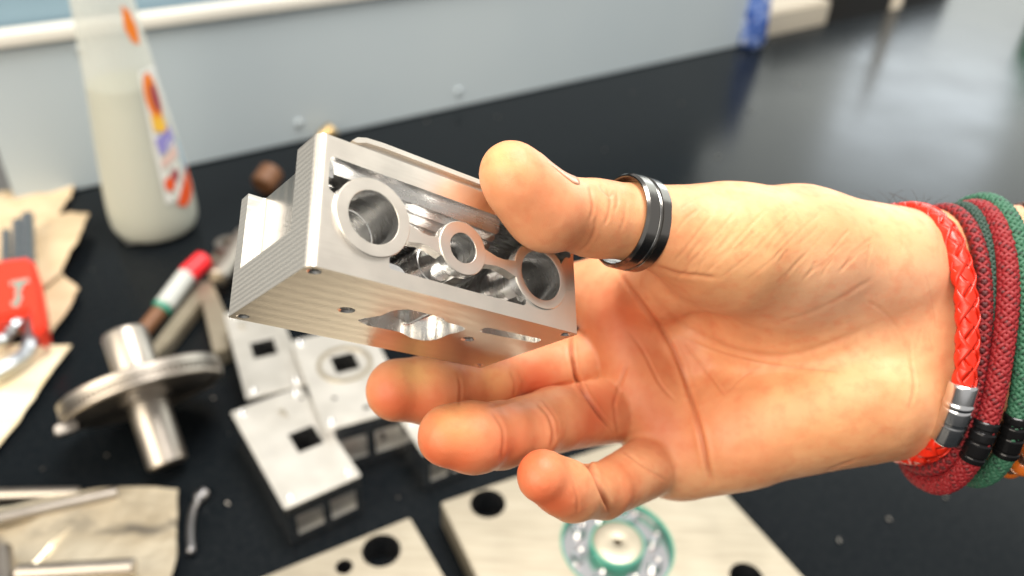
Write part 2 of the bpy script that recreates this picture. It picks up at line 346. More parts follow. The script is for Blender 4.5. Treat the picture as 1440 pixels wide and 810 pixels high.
# ------------------------------------------------------------------ marker, bars and small metal pieces
def stick(name, u0, v0, z0, u1, v1, z1, r_, m, n=16, parent=None):
    a, b = on_z(u0, v0, z0), on_z(u1, v1, z1); d = b - a; L_ = d.length; bm = bmesh.new()
    add_lathe(bm, [(0, 0), (r_ * .85, 0), (r_, r_ * .15), (r_, L_ - r_ * .15), (r_ * .85, L_), (0, L_)], None, n); o = bm_obj(name, bm, m, None, n > 6, 35); o.matrix_world = frame_from(a, d); return o
mk = empty('marker_pen', on_z(240, 425, .006)); tag(mk, 'marker pen with red cap and green ring near the gear', 'marker pen')
for nm, a, b, r_, mm in [('cap', (288, 364, .028), (262, 388, .024), .0085, 'red_cap'), ('barrel', (263, 387, .024), (230, 431, .018), .0080, 'clear'), ('green_ring', (231, 430, .018), (226, 436, .0165), .0083, 'teal'), ('tail', (226, 436, .0165), (200, 468, .010), .0062, 'brown')]:
    place(stick(nm, *a, *b, r_, M[mm]), mk)
bx = extr_poly('aluminium_bar', [(276, 402), (290, 414), (240, 478), (218, 500), (206, 494), (224, 470)], .002, .014, M['alu_bg'], .001); tag(bx, 'flat aluminium bar lying below the marker pen', 'metal bar', 'aluminium bars near the marker')
bx = extr_poly('aluminium_bar', [(278, 398), (296, 392), (318, 440), (322, 490), (300, 496)], .002, .016, M['alu_bg'], .001); tag(bx, 'upright aluminium bar between marker pen and the milled blocks', 'metal bar', 'aluminium bars near the marker')
cl = empty('steel_fitting', on_z(325, 365)); tag(cl, 'grey steel fitting behind the left end of the held block', 'fitting')
p = on_z(330, 385); bm = bmesh.new(); add_lathe(bm, [(.006, 0), (.016, 0), (.017, .002), (.017, .02), (.012, .022), (.012, .034), (.006, .034)], None, 30, True); o = bm_obj('collar', bm, M['steel'], None, True, 30); o.location = p; place(o, cl)
place(stick('spindle', 306, 392, .022, 345, 330, .03, .009, M['steel']), cl)
o = stick('brown_knob', 368, 262, .012, 384, 240, .02, .013, M['brown'], 20); tag(o, 'small brown knob on the table behind the held block', 'knob')
o = stick('brass_pin', 452, 196, .008, 470, 180, .02, .009, M['brass'], 20); tag(o, 'brass pin on the table just above the block corner', 'pin')
# ------------------------------------------------------------------ milled blocks and plates on the table
def block(name, p0, p1, p2, h, label, group, holes, pocket=True, bev=.0008, m='alu_block', seams=()):
    a, b, c = on_z(*p0, h), on_z(*p1, h), on_z(*p2, h); x = (b - a); Lx = x.length; x.normalize(); y = (c - a); y -= x * y.dot(x); Ly = y.length; y.normalize()
    Mx = Matrix((x, y, Vector((0, 0, 1)))).transposed().to_4x4(); Mx.translation = Vector((a.x, a.y, 0)); inv = Mx.inverted()
    root = empty(name); root.matrix_world = Mx; tag(root, label, 'metal block' if h > .025 else 'metal plate', group)
    bm = bmesh.new(); add_box(bm, (0, 0, 0), (Lx, Ly, h), None, bev); o = bm_obj('body', bm, M[m], root)
    cut = []
    for (u, v, kind, s) in holes:
        q = inv @ on_z(u, v, h); bm = bmesh.new()
        if kind == 'sq': add_box(bm, (q.x - s, q.y - s * 1.1, -.01), (q.x + s, q.y + s * 1.1, h + .01))
        elif kind == 'slot': add_box(bm, (q.x - s, q.y - s * 2.2, h - .004), (q.x + s, q.y + s * 2.2, h + .01))
        else: prism_bm(bm, circ(q.x, q.y, s, 32), h - (.012 if kind == 'blind' else .3), h + .01)
        cut.append(bm_obj('cutter', bm, M[m]))
        cut[-1].matrix_world = Mx
    bpy.context.view_layer.update()
    if pocket:
        for (x0, x1) in ((.12, .46), (.56, .9)):
            bm = bmesh.new(); add_box(bm, (Lx * x0, -.01, h * .25), (Lx * x1, .013, h * .70)); cut.append(bm_obj('cutter', bm, M[m])); cut[-1].matrix_world = Mx
        bpy.context.view_layer.update()
    o.data.materials.append(M['block_side']); boolean(o, cut)
    for q_ in o.data.polygons:
        if q_.normal.z < .5 and q_.center.z < h - .002: q_.material_index = 1
    return root, Lx, Ly, inv
GB = 'milled aluminium blocks standing in a row'
sq = .0085
def corner_screws(root, Lx, Ly, h, r_=.0022):
    for sx in (.006, Lx - .006):
        for sy in (.006, Ly - .006):
            bm = bmesh.new(); add_lathe(bm, [(0, .0006), (r_ * .5, .0006), (r_ * .6, .0014), (r_, .0012), (r_ * 1.1, -.001)], None, 12); o = bm_obj('screw', bm, M['chrome'], root, True); o.location = (sx, sy, h)
for nm in [('milled_block', (400, 716), (508, 668), (350, 569), .036, 'front pale milled block with a square hole, nearest the steel gear', [(430, 617, 'sq', .0085), (398, 582, 'slot', .0022), (424, 560, 'c', .0016)]),
           ('milled_block', (346, 561), (431, 540), (316, 440), .036, 'bluish milled block with a square hole behind the front block, under the held block', [(371, 490, 'sq', .0085), (340, 460, 'slot', .0022)]),
           ('milled_block', (456, 606), (578, 572), (412, 478), .044, 'taller pale milled block whose square hole sits inside a round recess', [(485, 510, 'sq', .0085), (515, 573, 'c', .002), (536, 567, 'c', .002), (470, 560, 'c', .0016)]),
           ('milled_block', (596, 640), (668, 612), (575, 585), .036, 'pale milled block mostly hidden behind the fingertips', [(640, 610, 'c', .002)])]:
    root, Lx, Ly, inv = block(nm[0], nm[1], nm[2], nm[3], nm[4], nm[5], GB, nm[6]); corner_screws(root, Lx, Ly, nm[4])
    if nm[4] > .04:
        q = inv @ on_z(485, 512, nm[4]); bm = bmesh.new()
        add_lathe(bm, [(.0165, -.0002), (.0165, .0010), (.0195, .0010), (.0195, -.0002)], None, 40, True); o = bm_obj('recess_ring', bm, M['alu_bg'], root, True, 30); o.location = (q.x, q.y, nm[4])
GP = 'drilled aluminium plates at the front of the table'
block('drilled_plate', (330, 836), (622, 826), (290, 830), .018, 'x', None, []) if False else None
def plate(name, poly, h, holes, label):
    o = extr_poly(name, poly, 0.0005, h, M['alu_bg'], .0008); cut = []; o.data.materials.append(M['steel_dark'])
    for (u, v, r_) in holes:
        q = on_z(u, v, h); bm = bmesh.new(); prism_bm(bm, circ(q.x, q.y, r_, 36), -.05, h + .02); cut.append(bm_obj('cutter', bm, [M['alu_bg'], M['steel_dark']])); cut[-1].data.polygons.foreach_set('material_index', [1] * len(cut[-1].data.polygons))  # hole walls coloured dark in place of the shade inside
    bpy.context.view_layer.update(); boolean(o, cut); tag(o, label, 'metal plate', GP); return o
pl1 = plate('drilled_plate', [(576, 727), (638, 834), (700, 1080), (240, 1080), (318, 832)], .020, [(536, 774, .0115), (484, 797, .0050)], 'aluminium plate with one large and one small hole at the bottom centre')
bpy.context.view_layer.update()
pl2 = empty('drilled_plate', on_z(868, 765, .022)); tag(pl2, 'large aluminium plate with a round green-ringed insert below the hand', 'metal plate', GP)
b2 = plate('plate_body', [(620, 706), (930, 600), (1022, 694), (1140, 822), (1300, 1050), (800, 1080)], .022, [(686, 708, .0112), (1050, 812, .010), (868, 765, .0335)], None); del b2['category']; del b2['group']
place(b2, pl2)
ctr = on_z(868, 765, .022)
def disc(name, prof, m, n=48, dx=0, dy=0, closed=False):
    bm = bmesh.new(); add_lathe(bm, prof, None, n, closed); o = bm_obj(name, bm, m, None, True, 30); o.location = (ctr.x + dx, ctr.y + dy, .022); place(o, pl2); return o
disc('insert_floor', [(0, -.006), (.0335, -.006), (.0335, -.009), (0, -.009)], M['chrome'])
disc('outer_seal', [(.0330, -.004), (.0330, .0004), (.0341, .0004), (.0341, -.004)], M['teal'], closed=True)
disc('hub', [(.0028, -.006), (.0028, .0018), (.006, .0024), (.0135, .0024), (.0150, .0018), (.0155, -.006)], M['alu_bg'], closed=True)
disc('inner_seal', [(.0152, -.005), (.0152, .0026), (.0165, .0022), (.0165, -.005)], M['teal'], closed=True)
for k in range(8):
    a = 2 * math.pi * k / 8 + .3; disc('insert_screw', [(0, -.001), (.0022, -.001), (.0036, .0), (.0042, -.003), (.0042, -.006)], M['chrome'], 14, .0245 * math.cos(a), .0245 * math.sin(a))
# ------------------------------------------------------------------ foil bag and rods, lower left
fb = sheet('foil_bag', [(-60, 730), (40, 712), (150, 700), (256, 692), (250, 760), (240, 840), (-60, 900)], .003, M['foil'], .007, .001, 4, seed=9, freq=16)
tag(fb, 'crinkled silver foil bag in the lower left corner', 'bag')
GR = 'steel rods on and behind the foil bag'
for (a, b, r_, lab) in [((-40, 697, .006), (114, 694, .006), .0042, 'steel rod lying straight along the table behind the foil bag'), ((-30, 736, .014), (166, 693, .010), .0040, 'steel rod slanting across the top edge of the foil bag'), ((24, 806, .018), (190, 797, .018), .0050, 'longest steel rod lying across the bottom of the foil bag'), ((4, 772, .016), (10, 850, .016), .0050, 'short steel rod standing crosswise at the left picture edge')]:
    tag(stick('steel_rod', *a, *b, r_, M['steel']), lab, 'rod', GR)
hook = spline([on_z(u, v, .0035) for u, v in [(288, 692), (281, 700), (272, 716), (268, 742), (269, 778)]], 6)
o = add_tube('bent_hook', hook, [.0045 if i < 8 else .0025 for i in range(len(hook))], M['steel_dark'], None, 8); tag(o, 'small bent steel hook on the table right of the foil bag', 'hook')
# ------------------------------------------------------------------ beyond the far edge, upper right
def box_thing(name, a0, b0, a1, b1, z0, z1, m, label, cat, bev=.004):
    bm = bmesh.new(); c = tl_((a0 + a1) / 2, (b0 + b1) / 2, z0); add_box(bm, (-(a1 - a0) / 2, -(b1 - b0) / 2, 0), ((a1 - a0) / 2, (b1 - b0) / 2, z1 - z0), None, bev)
    o = bm_obj(name, bm, m); o.location = c; o.rotation_euler = MT.to_euler(); tag(o, label, cat); return o
p = on_z(1045, 56); m = mat('blue_speckled_cloth', (.04, .10, .38), .7); t = NT(m); t.col(t.ramp(t.noise(90, 2), [(.42, (.02, .06, .26)), (.55, (.07, .16, .48)), (.68, (.45, .5, .62))]))
bm = bmesh.new(); pr = [(0, 0), (.020, 0), (.024, .01), (.022, .05), (.017, .09), (.012, .12), (.014, .16), (0, .165)]; add_lathe(bm, pr, None, 20)
from mathutils import noise as mnoise
for v in bm.verts: v.co += mnoise.noise_vector(v.co * 60) * .005
o = bm_obj('blue_rag', bm, m, None, True); o.location = (p.x + .004, p.y - .03, 0); tag(o, 'blue speckled rag bunched at the right end of the back panel', 'rag')
m = mat('beige_card', (.62, .56, .46), .7)
box_thing('beige_carton', 1.13, -.16, 1.36, -.03, -.10, .028, m, 'beige carton behind the table edge beside the blue rag', 'box')
box_thing('black_case', 1.36, -.5, 1.95, -.12, -.5, .14, M['black_plastic'], 'black case behind the table edge at the upper right', 'case')
a, b = tl_(1.63, -.05, -.4), tl_(1.60, -.05, .22); o = add_tube('beige_pole', [a, (a + b) / 2, b], .011, m, None, 12); tag(o, 'thin beige pole in front of the black case', 'pole')
m = mat('green_plastic', (.05, .36, .10), .45)
gq = on_z(1448, 22); bm = bmesh.new(); add_lathe(bm, [(0, 0), (.04, 0), (.043, .004), (.043, .10), (.03, .12), (.016, .13), (.016, .15), (0, .15)], None, 24); o = bm_obj('green_canister', bm, m, None, True, 35); o.location = (gq.x + .05, gq.y, 0); tag(o, 'green plastic canister at the upper right picture edge', 'canister')
# wipe marks / specks on the table

bm = bmesh.new(); cr = random.Random(5)
for (u, v) in [(958, 145), (1055, 156), (322, 610), (320, 708), (60, 660), (150, 640), (240, 590), (850, 210), (1120, 120), (600, 170), (1250, 730), (1180, 760), (1010, 220), (300, 560), (700, 165), (560, 700), (130, 380), (1330, 700), (890, 130), (1200, 60)]:
    p = on_z(u, v, .0008); L0 = cr.uniform(.0007, .0013) * (1.6 if v < 260 else 1); add_box(bm, (-L0, -L0 * .4, -.0006), (L0, L0 * .4, .0006), Matrix.Translation(p) @ Matrix.Rotation(cr.uniform(0, 3), 4, 'Z') @ Matrix.Rotation(cr.uniform(-.3, .3), 4, 'Y'))
tag(bm_obj('metal_chips', bm, M['steel']), 'tiny metal chips scattered over the black table', 'metal chips', None, 'stuff')
# ------------------------------------------------------------------ the held block: x along its length, y up its face, z out of the bored face
BR = Matrix(((.7636, -.0177, .6455), (-.2190, .9332, .2847), (-.6074, -.3588, .7087))).to_4x4(); BR.translation = Vector((-.038538, .004466, -.152))
BM = cam_mat @ BR
BL, BH, BW = .07168, .02927, .03862
def machined(name, base, rough, mode):
    m = mat(name, base, rough, 1.0); t = NT(m); o = t.obj()
    if mode == 'side':          # rows of short ball-mill strokes
        wv = t.n('ShaderNodeTexWave', bands_direction='Y', Scale=260, Distortion=.9, Detail=1); t.l(o, wv.inputs[0])
        w2 = t.n('ShaderNodeTexWave', bands_direction='Z', Scale=620, Distortion=1.6, Detail=1); t.l(t.mapr(o, (1, 1, 1), (R(14), 0, 0)), w2.inputs[0])
        h = t.math('MULTIPLY', wv.outputs['Fac'], w2.outputs['Fac']); t.bump(h, .16, .00003)
        t.rough(t.math('ADD', t.math('MULTIPLY', h, .12), rough))
        t.col(t.ramp(h, [(.15, tuple(c * .90 for c in base)), (.6, base)]))
    elif mode == 'under':       # fly-cut bands with scalloped arcs
        sep = t.n('ShaderNodeSeparateXYZ'); t.l(o, sep.inputs[0])
        band = t.n('ShaderNodeTexWave', bands_direction='Z', Scale=74, Distortion=.5, Detail=1); band.inputs['Detail Scale'].default_value = .4; t.l(t.mapr(o, (.35, 1, 1)), band.inputs[0])
        rg = t.n('ShaderNodeTexWave', wave_type='BANDS', bands_direction='X', Scale=560, Distortion=3.0, Detail=0); t.l(o, rg.inputs[0])
        nz = t.noise(120, 3)
        h = t.math('ADD', t.math('MULTIPLY', band.outputs['Fac'], .8), t.math('MULTIPLY', t.math('MULTIPLY', rg.outputs['Fac'], band.outputs['Fac']), .35))
        ax_ = t.math('SUBTRACT', t.math('ABSOLUTE', t.math('SUBTRACT', sep.outputs['X'], .036)), .018); az_ = t.math('ABSOLUTE', t.math('ADD', sep.outputs['Z'], .0193))
        dd = t.math('FRACT', t.math('MULTIPLY', t.math('MAXIMUM', ax_, az_), 260)); path = t.math('LESS_THAN', dd, .09)
        h = t.math('ADD', t.math('MULTIPLY', h, .45), t.math('MULTIPLY', path, .5)); t.bump(h, .045, .0001); t.rough(t.math('ADD', t.math('MULTIPLY', band.outputs['Fac'], .04), t.math('ADD', rough - .08, t.math('MULTIPLY', nz, .08))))
        t.col(t.ramp(nz, [(.3, tuple(c * .93 for c in base)), (.7, base)]))
    elif mode == 'front':
        n1 = t.noise(1, 2, t.mapr(o, (90, 1600, 90), (0, 0, R(6)))); n2 = t.noise(140, 3)
        t.bump(n1, .10, .0002); t.rough(t.math('ADD', t.math('MULTIPLY', n2, .14), rough - .07))
        t.col(t.ramp(n2, [(.3, tuple(c * .95 for c in base)), (.7, base)]))
    else:                       # turned bores and pocket walls
        n1 = t.noise(1, 2, t.mapr(o, (260, 260, 900))); t.bump(n1, .015, .0001); t.rough(t.math('ADD', t.math('MULTIPLY', n1, .16), rough - .07))
    return m
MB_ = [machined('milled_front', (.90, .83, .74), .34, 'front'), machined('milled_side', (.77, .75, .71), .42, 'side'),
       machined('milled_darkened', (.66, .61, .55), .33, 'under'), machined('pocket_metal', (.95, .94, .92), .27, 'bore')]  # same aluminium; underside toned darker and bores lighter in place of real light
blk = empty('milled_housing'); blk.matrix_world = BM
tag(blk, 'milled aluminium housing block with three bored rings held between thumb and fingers', 'machined block')
mmv = lambda pts: [(x * .001, y * .001) for x, y in pts]
def cutter(poly, lo, hi, axis='z', mi=3):
    bm = bmesh.new(); prism_bm(bm, mmv(poly), lo * .001, hi * .001, axis); o = bm_obj('cutter', bm, MB_); 
    for p in o.data.polygons: p.material_index = mi
    return o
def solid(name, poly, lo, hi, axis='z', mi=0):
    o = cutter(poly, lo, hi, axis, mi); o.name = name; return o
# outer envelope with the rounded vertical edge between the bored face and the left end
L_, H_, W_ = BL * 1e3, BH * 1e3, BW * 1e3
prof = [(2.0 - 2.0 * math.cos(a), -2.0 + 2.0 * math.sin(a)) for a in np.linspace(0, math.pi / 2, 9)] + [(L_ - .5, 0), (L_, -.5), (L_, -W_ + .4), (L_ - .4, -W_), (.4, -W_), (0, -W_ + .4)]
body = solid('housing_body', prof, 0, H_, 'y')
cav = round_poly([(2.9, 24.6), (2.9, 17.2), (6.5, 15.5), (13, 12), (17.7, 8), (17.7, 3.6), (54.8, 3.6), (54.8, 8), (60, 12), (66, 16), (68.3, 19.6), (70.2, 19.6), (70.2, 24.0), (60, 24.2)], .9)
cuts = [cutter(cav, -7.5, 1), cutter([(max(x, 6.2), y) for x, y in cav], -31, -7)]
cuts.append(cutter(round_poly([(-4.4, -34.4), (-4.4, -9.4), (4.2, -9.4), (4.2, -34.4)], .8), 10.5, 40, 'y', 1))       # open pocket in the left end (x, z)
def poly_hole(x, z, r_, d):
    bm = bmesh.new(); add_lathe(bm, [(0, -1e-3), ((r_ + .45) * .001, -1e-3), ((r_ + .45) * .001, 0), (r_ * .001, .00045), (r_ * .001, d * .001), (0, (d + r_ * .6) * .001)], Matrix.Translation((x * .001, 0, z * .001)) @ Matrix.Rotation(R(-90), 4, 'X'), 24)
    bmesh.ops.recalc_face_normals(bm, faces=bm.faces); o = bm_obj('cutter', bm, MB_)
    for q_ in o.data.polygons: q_.material_index = 3
    return o
for x, z, r_ in [(2.4, -36.0, .95), (2.5, -2.5, 1.0), (18.5, -18.5, 1.5), (52.7, -19.4, 1.35), (69.3, -2.0, .95), (69.4, -36.4, .95)]: cuts.append(poly_hole(x, z, r_, 6))
win = round_poly([(23.6, -23.0), (24.6, -20.6), (26.6, -17.0), (26.6, -12.6), (29.0, -9.8), (38.2, -9.8), (40.5, -12.0), (45.6, -12.2), (47.6, -13.6), (47.4, -17.0), (46.6, -19.0), (46.8, -24.6), (44.6, -27.0), (41.0, -27.0), (36.5, -24.6), (27.5, -25.0)], 1.3)
cuts.append(cutter(win, -1, 12, 'y'))
cuts.append(cutter(round_poly([(50.2, -9.2), (67.6, -8.4), (68.3, -11.8), (50.8, -13.2)], 1.9, 7), -1, 3.2, 'y'))
for bx_, by_, br_ in ((13.2, 13.6, 7), (36, 12.9, 4.2), (59.6, 12.3, 6.7)): cuts.append(cutter(circ(bx_, by_, br_, 48), -31, 1))
boolean(body, cuts); body.parent = blk
# the bore rings and everything inside the pocket
def add_part(name, o): o.name = name; o.data.name = name; o.parent = blk; return o
def lathe_part(name, cx, cy, prof, mi, n=64):
    bm = bmesh.new(); add_lathe(bm, [(r_ * .001, z * .001) for r_, z in prof], None, n, True); bmesh.ops.recalc_face_normals(bm, faces=bm.faces)
    o = bm_obj(name, bm, MB_, blk, True, 25); o.location = (cx * .001, cy * .001, 0)
    for p in o.data.polygons: p.material_index = 0 if abs(p.normal.z) > .7 and p.center.z > 0 else mi
    return o
lathe_part('bore_ring', 13.2, 13.6, [(5.9, .75), (6.0, .85), (8.55, .85), (8.75, .65), (8.75, -3.0), (8.2, -3.2), (8.2, -31), (5.7, -31), (5.7, -10), (5.9, -9.9)], 3)
lathe_part('bore_ring', 36.0, 12.9, [(3.55, .75), (3.65, .85), (6.2, .85), (6.4, .65), (6.4, -1.6), (5.0, -1.9), (5.0, -9.5), (4.8, -9.6), (4.8, -9.9), (5.0, -10.0), (5.0, -31), (2.9, -31), (2.9, -11), (3.55, -10.8)], 3)
lathe_part('bore_ring', 59.6, 12.3, [(6.2, .35), (6.5, .45), (8.3, .45), (8.5, .25), (8.5, -2.2), (7.2, -2.6), (7.2, -31), (5.6, -31), (5.6, -12), (6.2, -11.8)], 3)
# circular step cut round the right ring
def ring_web(name, x0, y0, x1, y1, w0, w1):
    d = Vector((x1 - x0, y1 - y0)).normalized(); nrm = Vector((-d.y, d.x)); a = Vector((x0, y0)); b = Vector((x1, y1)); mid = (a + b) / 2
    pts = [a + nrm * w0, a * .6 + b * .4 + nrm * w1, a * .4 + b * .6 + nrm * w1, b + nrm * w0, b - nrm * w0, a * .4 + b * .6 - nrm * w1, a * .6 + b * .4 - nrm * w1, a - nrm * w0]
    return add_part(name, solid(name, [tuple(p) for p in pts], -2.0, .60, 'z'))
ring_web('web', 21.3, 12.6, 30.6, 11.9, 2.1, 1.25); ring_web('web', 41.6, 12.6, 51.6, 11.9, 2.0, 1.15)
def ledge(poly, z0, z1, r_=.8): return add_part('pocket_ledge', solid('pocket_ledge', round_poly(poly, r_), z0, z1, 'z', 3))
ledge([(2.5, 24.9), (2.5, 21.8), (5.6, 21.8), (5.6, 24.9)], -7.6, -3.4, .2)
for k_, (dy, zf) in enumerate([(3.9, -4.2), (2.9, -6.6), (1.7, -9.2), (.6, -12.0), (-.7, -15.0)]):     # stepped contour that bends round the left ring
    ra = 9.4 + dy * .75; arc = [(13.2 + ra * math.cos(a), 13.6 + ra * math.sin(a)) for a in np.linspace(R(118), R(46), 10)]
    arc = [q for q in arc if q[1] < 24.0]
    ledge([(5.0, 24.9), (5.0, 21.6 + dy * .4)] + arc + [(27, 18.9 + dy), (49.6 + k_ * .5, 18.0 + dy), (50.6 + k_ * .5, 19.2 + dy), (50.6 + k_ * .5, 24.9)], -30.6, zf, .5)
ledge([(20.6, 18.6), (20.6, 15.4), (27.2, 15.2), (28.2, 18.6)], -30.5, -13.5)
ledge([(42.0, 18.4), (43.0, 15.8), (49.5, 15.6), (50.5, 18.4)], -30.5, -15)
wl = [Vector(q) for q in win]; cxw = sum(wl, Vector((0, 0))) / len(wl)
bm = bmesh.new(); rings_ = []
for s_, y_ in ((1.0, 3.4), (1.0, 7.6), (1.13, 7.6), (1.13, 3.4)): rings_.append([bm.verts.new(((cxw.x + (q.x - cxw.x) * s_) * .001, y_ * .001, (cxw.y + (q.y - cxw.y) * s_) * .001)) for q in wl])
for q0, q1 in zip(rings_, rings_[1:]):
    for k in range(len(wl)): bm.faces.new((q0[k], q0[(k + 1) % len(wl)], q1[(k + 1) % len(wl)], q1[k]))
bmesh.ops.recalc_face_normals(bm, faces=bm.faces); o = bm_obj('window_wall', bm, MB_, blk, True, 40)
for q_ in o.data.polygons: q_.material_index = 3
ledge([(17.2, 3.0), (17.2, 6.5), (22.0, 6.2), (23.6, 5.0), (24.0, 3.0)], -30.5, -3.0)
ledge([(39.5, 3.0), (40.2, 7.4), (42.6, 8.4), (45.4, 6.6), (46.6, 3.0)], -30.5, -12)
ledge([(44.5, 3.0), (46.2, 9.5), (49.2, 10.8), (52.6, 8.5), (53.6, 3.0)], -30.5, -18)
# raised rim along the top, set back behind the face
rim = [(8.2, 29.0), (8.2, 30.0), (9.0, 31.2), (11.5, 32.0), (16, 32.3), (L_ - .8, 32.3), (L_ - .8, 29.0)]
add_part('top_rim', solid('top_rim', rim, -5.2, -2.4, 'z', 2))  # darker metal tone paints the rim face as shaded
rim2 = [(8.4, 31.0), (9.6, 32.2), (11.8, 32.9), (16, 33.2), (L_ - 1.5, 33.2), (L_ - 1.5, 32.0), (16, 32.0), (11.8, 31.7), (9.4, 30.8)]
add_part('rim_lip', solid('rim_lip', rim2, -4.8, -1.5, 'z'))
bm = bmesh.new(); add_lathe(bm, [(0, .0001), (.0008, .0001), (.0010, .0004), (.0015, .0004), (.0016, .0002), (.0016, -.001), (0, -.001)], None, 24); o = bm_obj('painted_pin_hole', bm, [M['steel_dark'], *MB_], blk, True, 30); o.matrix_local = Matrix.Translation((.0043, .0165, -.0165)) @ Matrix.Rotation(R(-90), 4, 'Y')
for q_ in o.data.polygons: q_.material_index = 0 if Vector(q_.center[:2]).length < .0008 else 1  # dark centre disc stands in for a shaded hole
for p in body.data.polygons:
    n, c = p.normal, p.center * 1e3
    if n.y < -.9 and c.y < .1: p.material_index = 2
    elif n.x < -.9 and (c.x < .3 or (c.x < 5 and c.z < -9)): p.material_index = 1 if c.x < .3 else 2  # pocket floor takes the darkened tone, as if less lit
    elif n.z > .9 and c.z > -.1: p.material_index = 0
for o in blk.children:
    if o.name.startswith(('housing_body', 'top_rim', 'rim_lip', 'web', 'pocket_ledge')):
        if o.name.startswith('housing_body'):
            md = o.modifiers.new('edge', 'BEVEL'); md.width = .00022; md.segments = 2; md.limit_method = 'ANGLE'; md.angle_limit = R(40); md.harden_normals = False
        o.data.shade_smooth(); o.data.set_sharp_from_angle(angle=R(16) if o.name.startswith('housing_body') else R(38)); wn = o.modifiers.new('wn', 'WEIGHTED_NORMAL'); wn.keep_sharp = True; wn.weight = 100
# ------------------------------------------------------------------ the hand: one continuous skin grown from a distance field (camera-side millimetres, then moved to the world)
def cp(u, v, d): return np.array(((u - CU) / FPX * d, -(v - CV) / FPX * d, -d))      # d in mm
def smin(a, b, k):
    h = np.clip(.5 + .5 * (b - a) / k, 0, 1); return b * (1 - h) + a * h - k * h * (1 - h)
PALM = [  # pairs of (u, v, depth mm, radius mm)
    ((850, 412, 260, 11.5), (1240, 400, 236, 15)), ((868, 500, 262, 11), (1260, 450, 236, 15)), ((893, 575, 258, 11), (1270, 510, 236, 15)), ((938, 643, 251, 11), (1270, 565, 234, 15)),
    ((1235, 384, 226, 19), (1120, 358, 219, 17)), ((1120, 358, 219, 17.2), (1035, 345, 211, 15)), ((1150, 412, 229, 17), (1040, 372, 223, 14)),
    ((1000, 352, 214, 12), (905, 420, 246, 9.5)), ((1225, 550, 227, 18), (1030, 612, 239, 14)), ((1030, 612, 239, 14), (960, 640, 246, 12)),
    ((1285, 386, 235, 18.5), (1680, 376, 244, 21)), ((1285, 540, 235, 18.5), (1680, 560, 244, 22)), ((1270, 462, 233, 19), (1680, 465, 242, 20)),
    ((1035, 347, 211, 14.6), (990, 338, 208, 11.8)), ((990, 338, 208, 11.8), (950, 326, 205.5, 8.0)),
    ((862, 445, 252, 9), (905, 560, 248, 9.5)), ((905, 560, 248, 9.5), (955, 640, 244, 9.5)), ((1250, 472, 234, 19), (1080, 500, 244, 13)), ((1190, 440, 233, 18), (1060, 440, 238, 13)),
]
THUMB = [((985, 337, 208, 12.2), (945, 325, 205, 10.2)), ((945, 325, 205, 10.2), (905, 314, 203, 9.7)), ((905, 314, 203, 9.7), (838, 308, 198, 9.2)), ((838, 308, 198, 9.2), (764, 293, 189, 8.8)), ((764, 293, 189, 8.8), (718, 242, 183, 7.2)), ((732, 262, 183.5, 7.9), (772, 303, 188, 8.4))]
INDEX = [((850, 412, 260, 11.0), (760, 415, 266, 9.4)), ((760, 415, 266, 9.4), (660, 400, 246, 8.6)), ((660, 400, 246, 8.6), (590, 390, 228, 7.8))]
MIDDLE = [((862, 498, 262, 10.2), (738, 527, 245, 9.3)), ((738, 527, 245, 9.3), (648, 545, 229, 8.9)), ((648, 545, 229, 8.9), (600, 548, 221, 9.0)), ((600, 548, 221, 9.0), (558, 549, 217, 8.5))]
RING = [((890, 573, 257, 10.4), (780, 590, 226, 9.0)), ((780, 590, 226, 9.0), (705, 612, 206, 8.3)), ((705, 612, 206, 8.3), (662, 614, 199, 8.3)), ((662, 614, 199, 8.3), (632, 613, 197, 7.9))]
PINKY = [((938, 643, 250, 10.0), (848, 690, 214, 7.2)), ((848, 690, 213, 7.3), (805, 693, 201, 6.9)), ((805, 693, 201, 6.9), (764, 669, 193.5, 6.5))]
def pts_of(ch): return [(cp(*a[:3]), cp(*b[:3]), a[3], b[3]) for a, b in ch]
VOX = .8
lo = np.array((-46., -86., -292.)); hi = np.array((176., 50., -160.))
nx, ny, nz = [int(math.ceil(q)) for q in (hi - lo) / VOX]
gx = lo[0] + VOX * np.arange(nx); gy = lo[1] + VOX * np.arange(ny); gz = lo[2] + VOX * np.arange(nz)
def field(segs, k, extra=()):
    D = np.full((nx, ny, nz), 30., np.float32)
    for a, b, r1, r2 in segs:
        mn = np.minimum(a, b) - max(r1, r2) - 16; mxx = np.maximum(a, b) + max(r1, r2) + 16
        i0 = np.clip(((mn - lo) / VOX).astype(int), 0, (nx, ny, nz)); i1 = np.clip(((mxx - lo) / VOX).astype(int) + 1, 0, (nx, ny, nz))
        if np.any(i1 <= i0): continue
        sl = tuple(slice(p, q) for p, q in zip(i0, i1))
        X = gx[sl[0]][:, None, None] - a[0]; Y = gy[sl[1]][None, :, None] - a[1]; Z = gz[sl[2]][None, None, :] - a[2]
        ba = b - a; t = np.clip((X * ba[0] + Y * ba[1] + Z * ba[2]) / (ba @ ba), 0, 1)
        d = np.sqrt((X - t * ba[0]) ** 2 + (Y - t * ba[1]) ** 2 + (Z - t * ba[2]) ** 2) - (r1 + (r2 - r1) * t)
        D[sl] = smin(D[sl], d.astype(np.float32), k)
    return D
palm = field(pts_of(PALM), 7.0)
tot = None
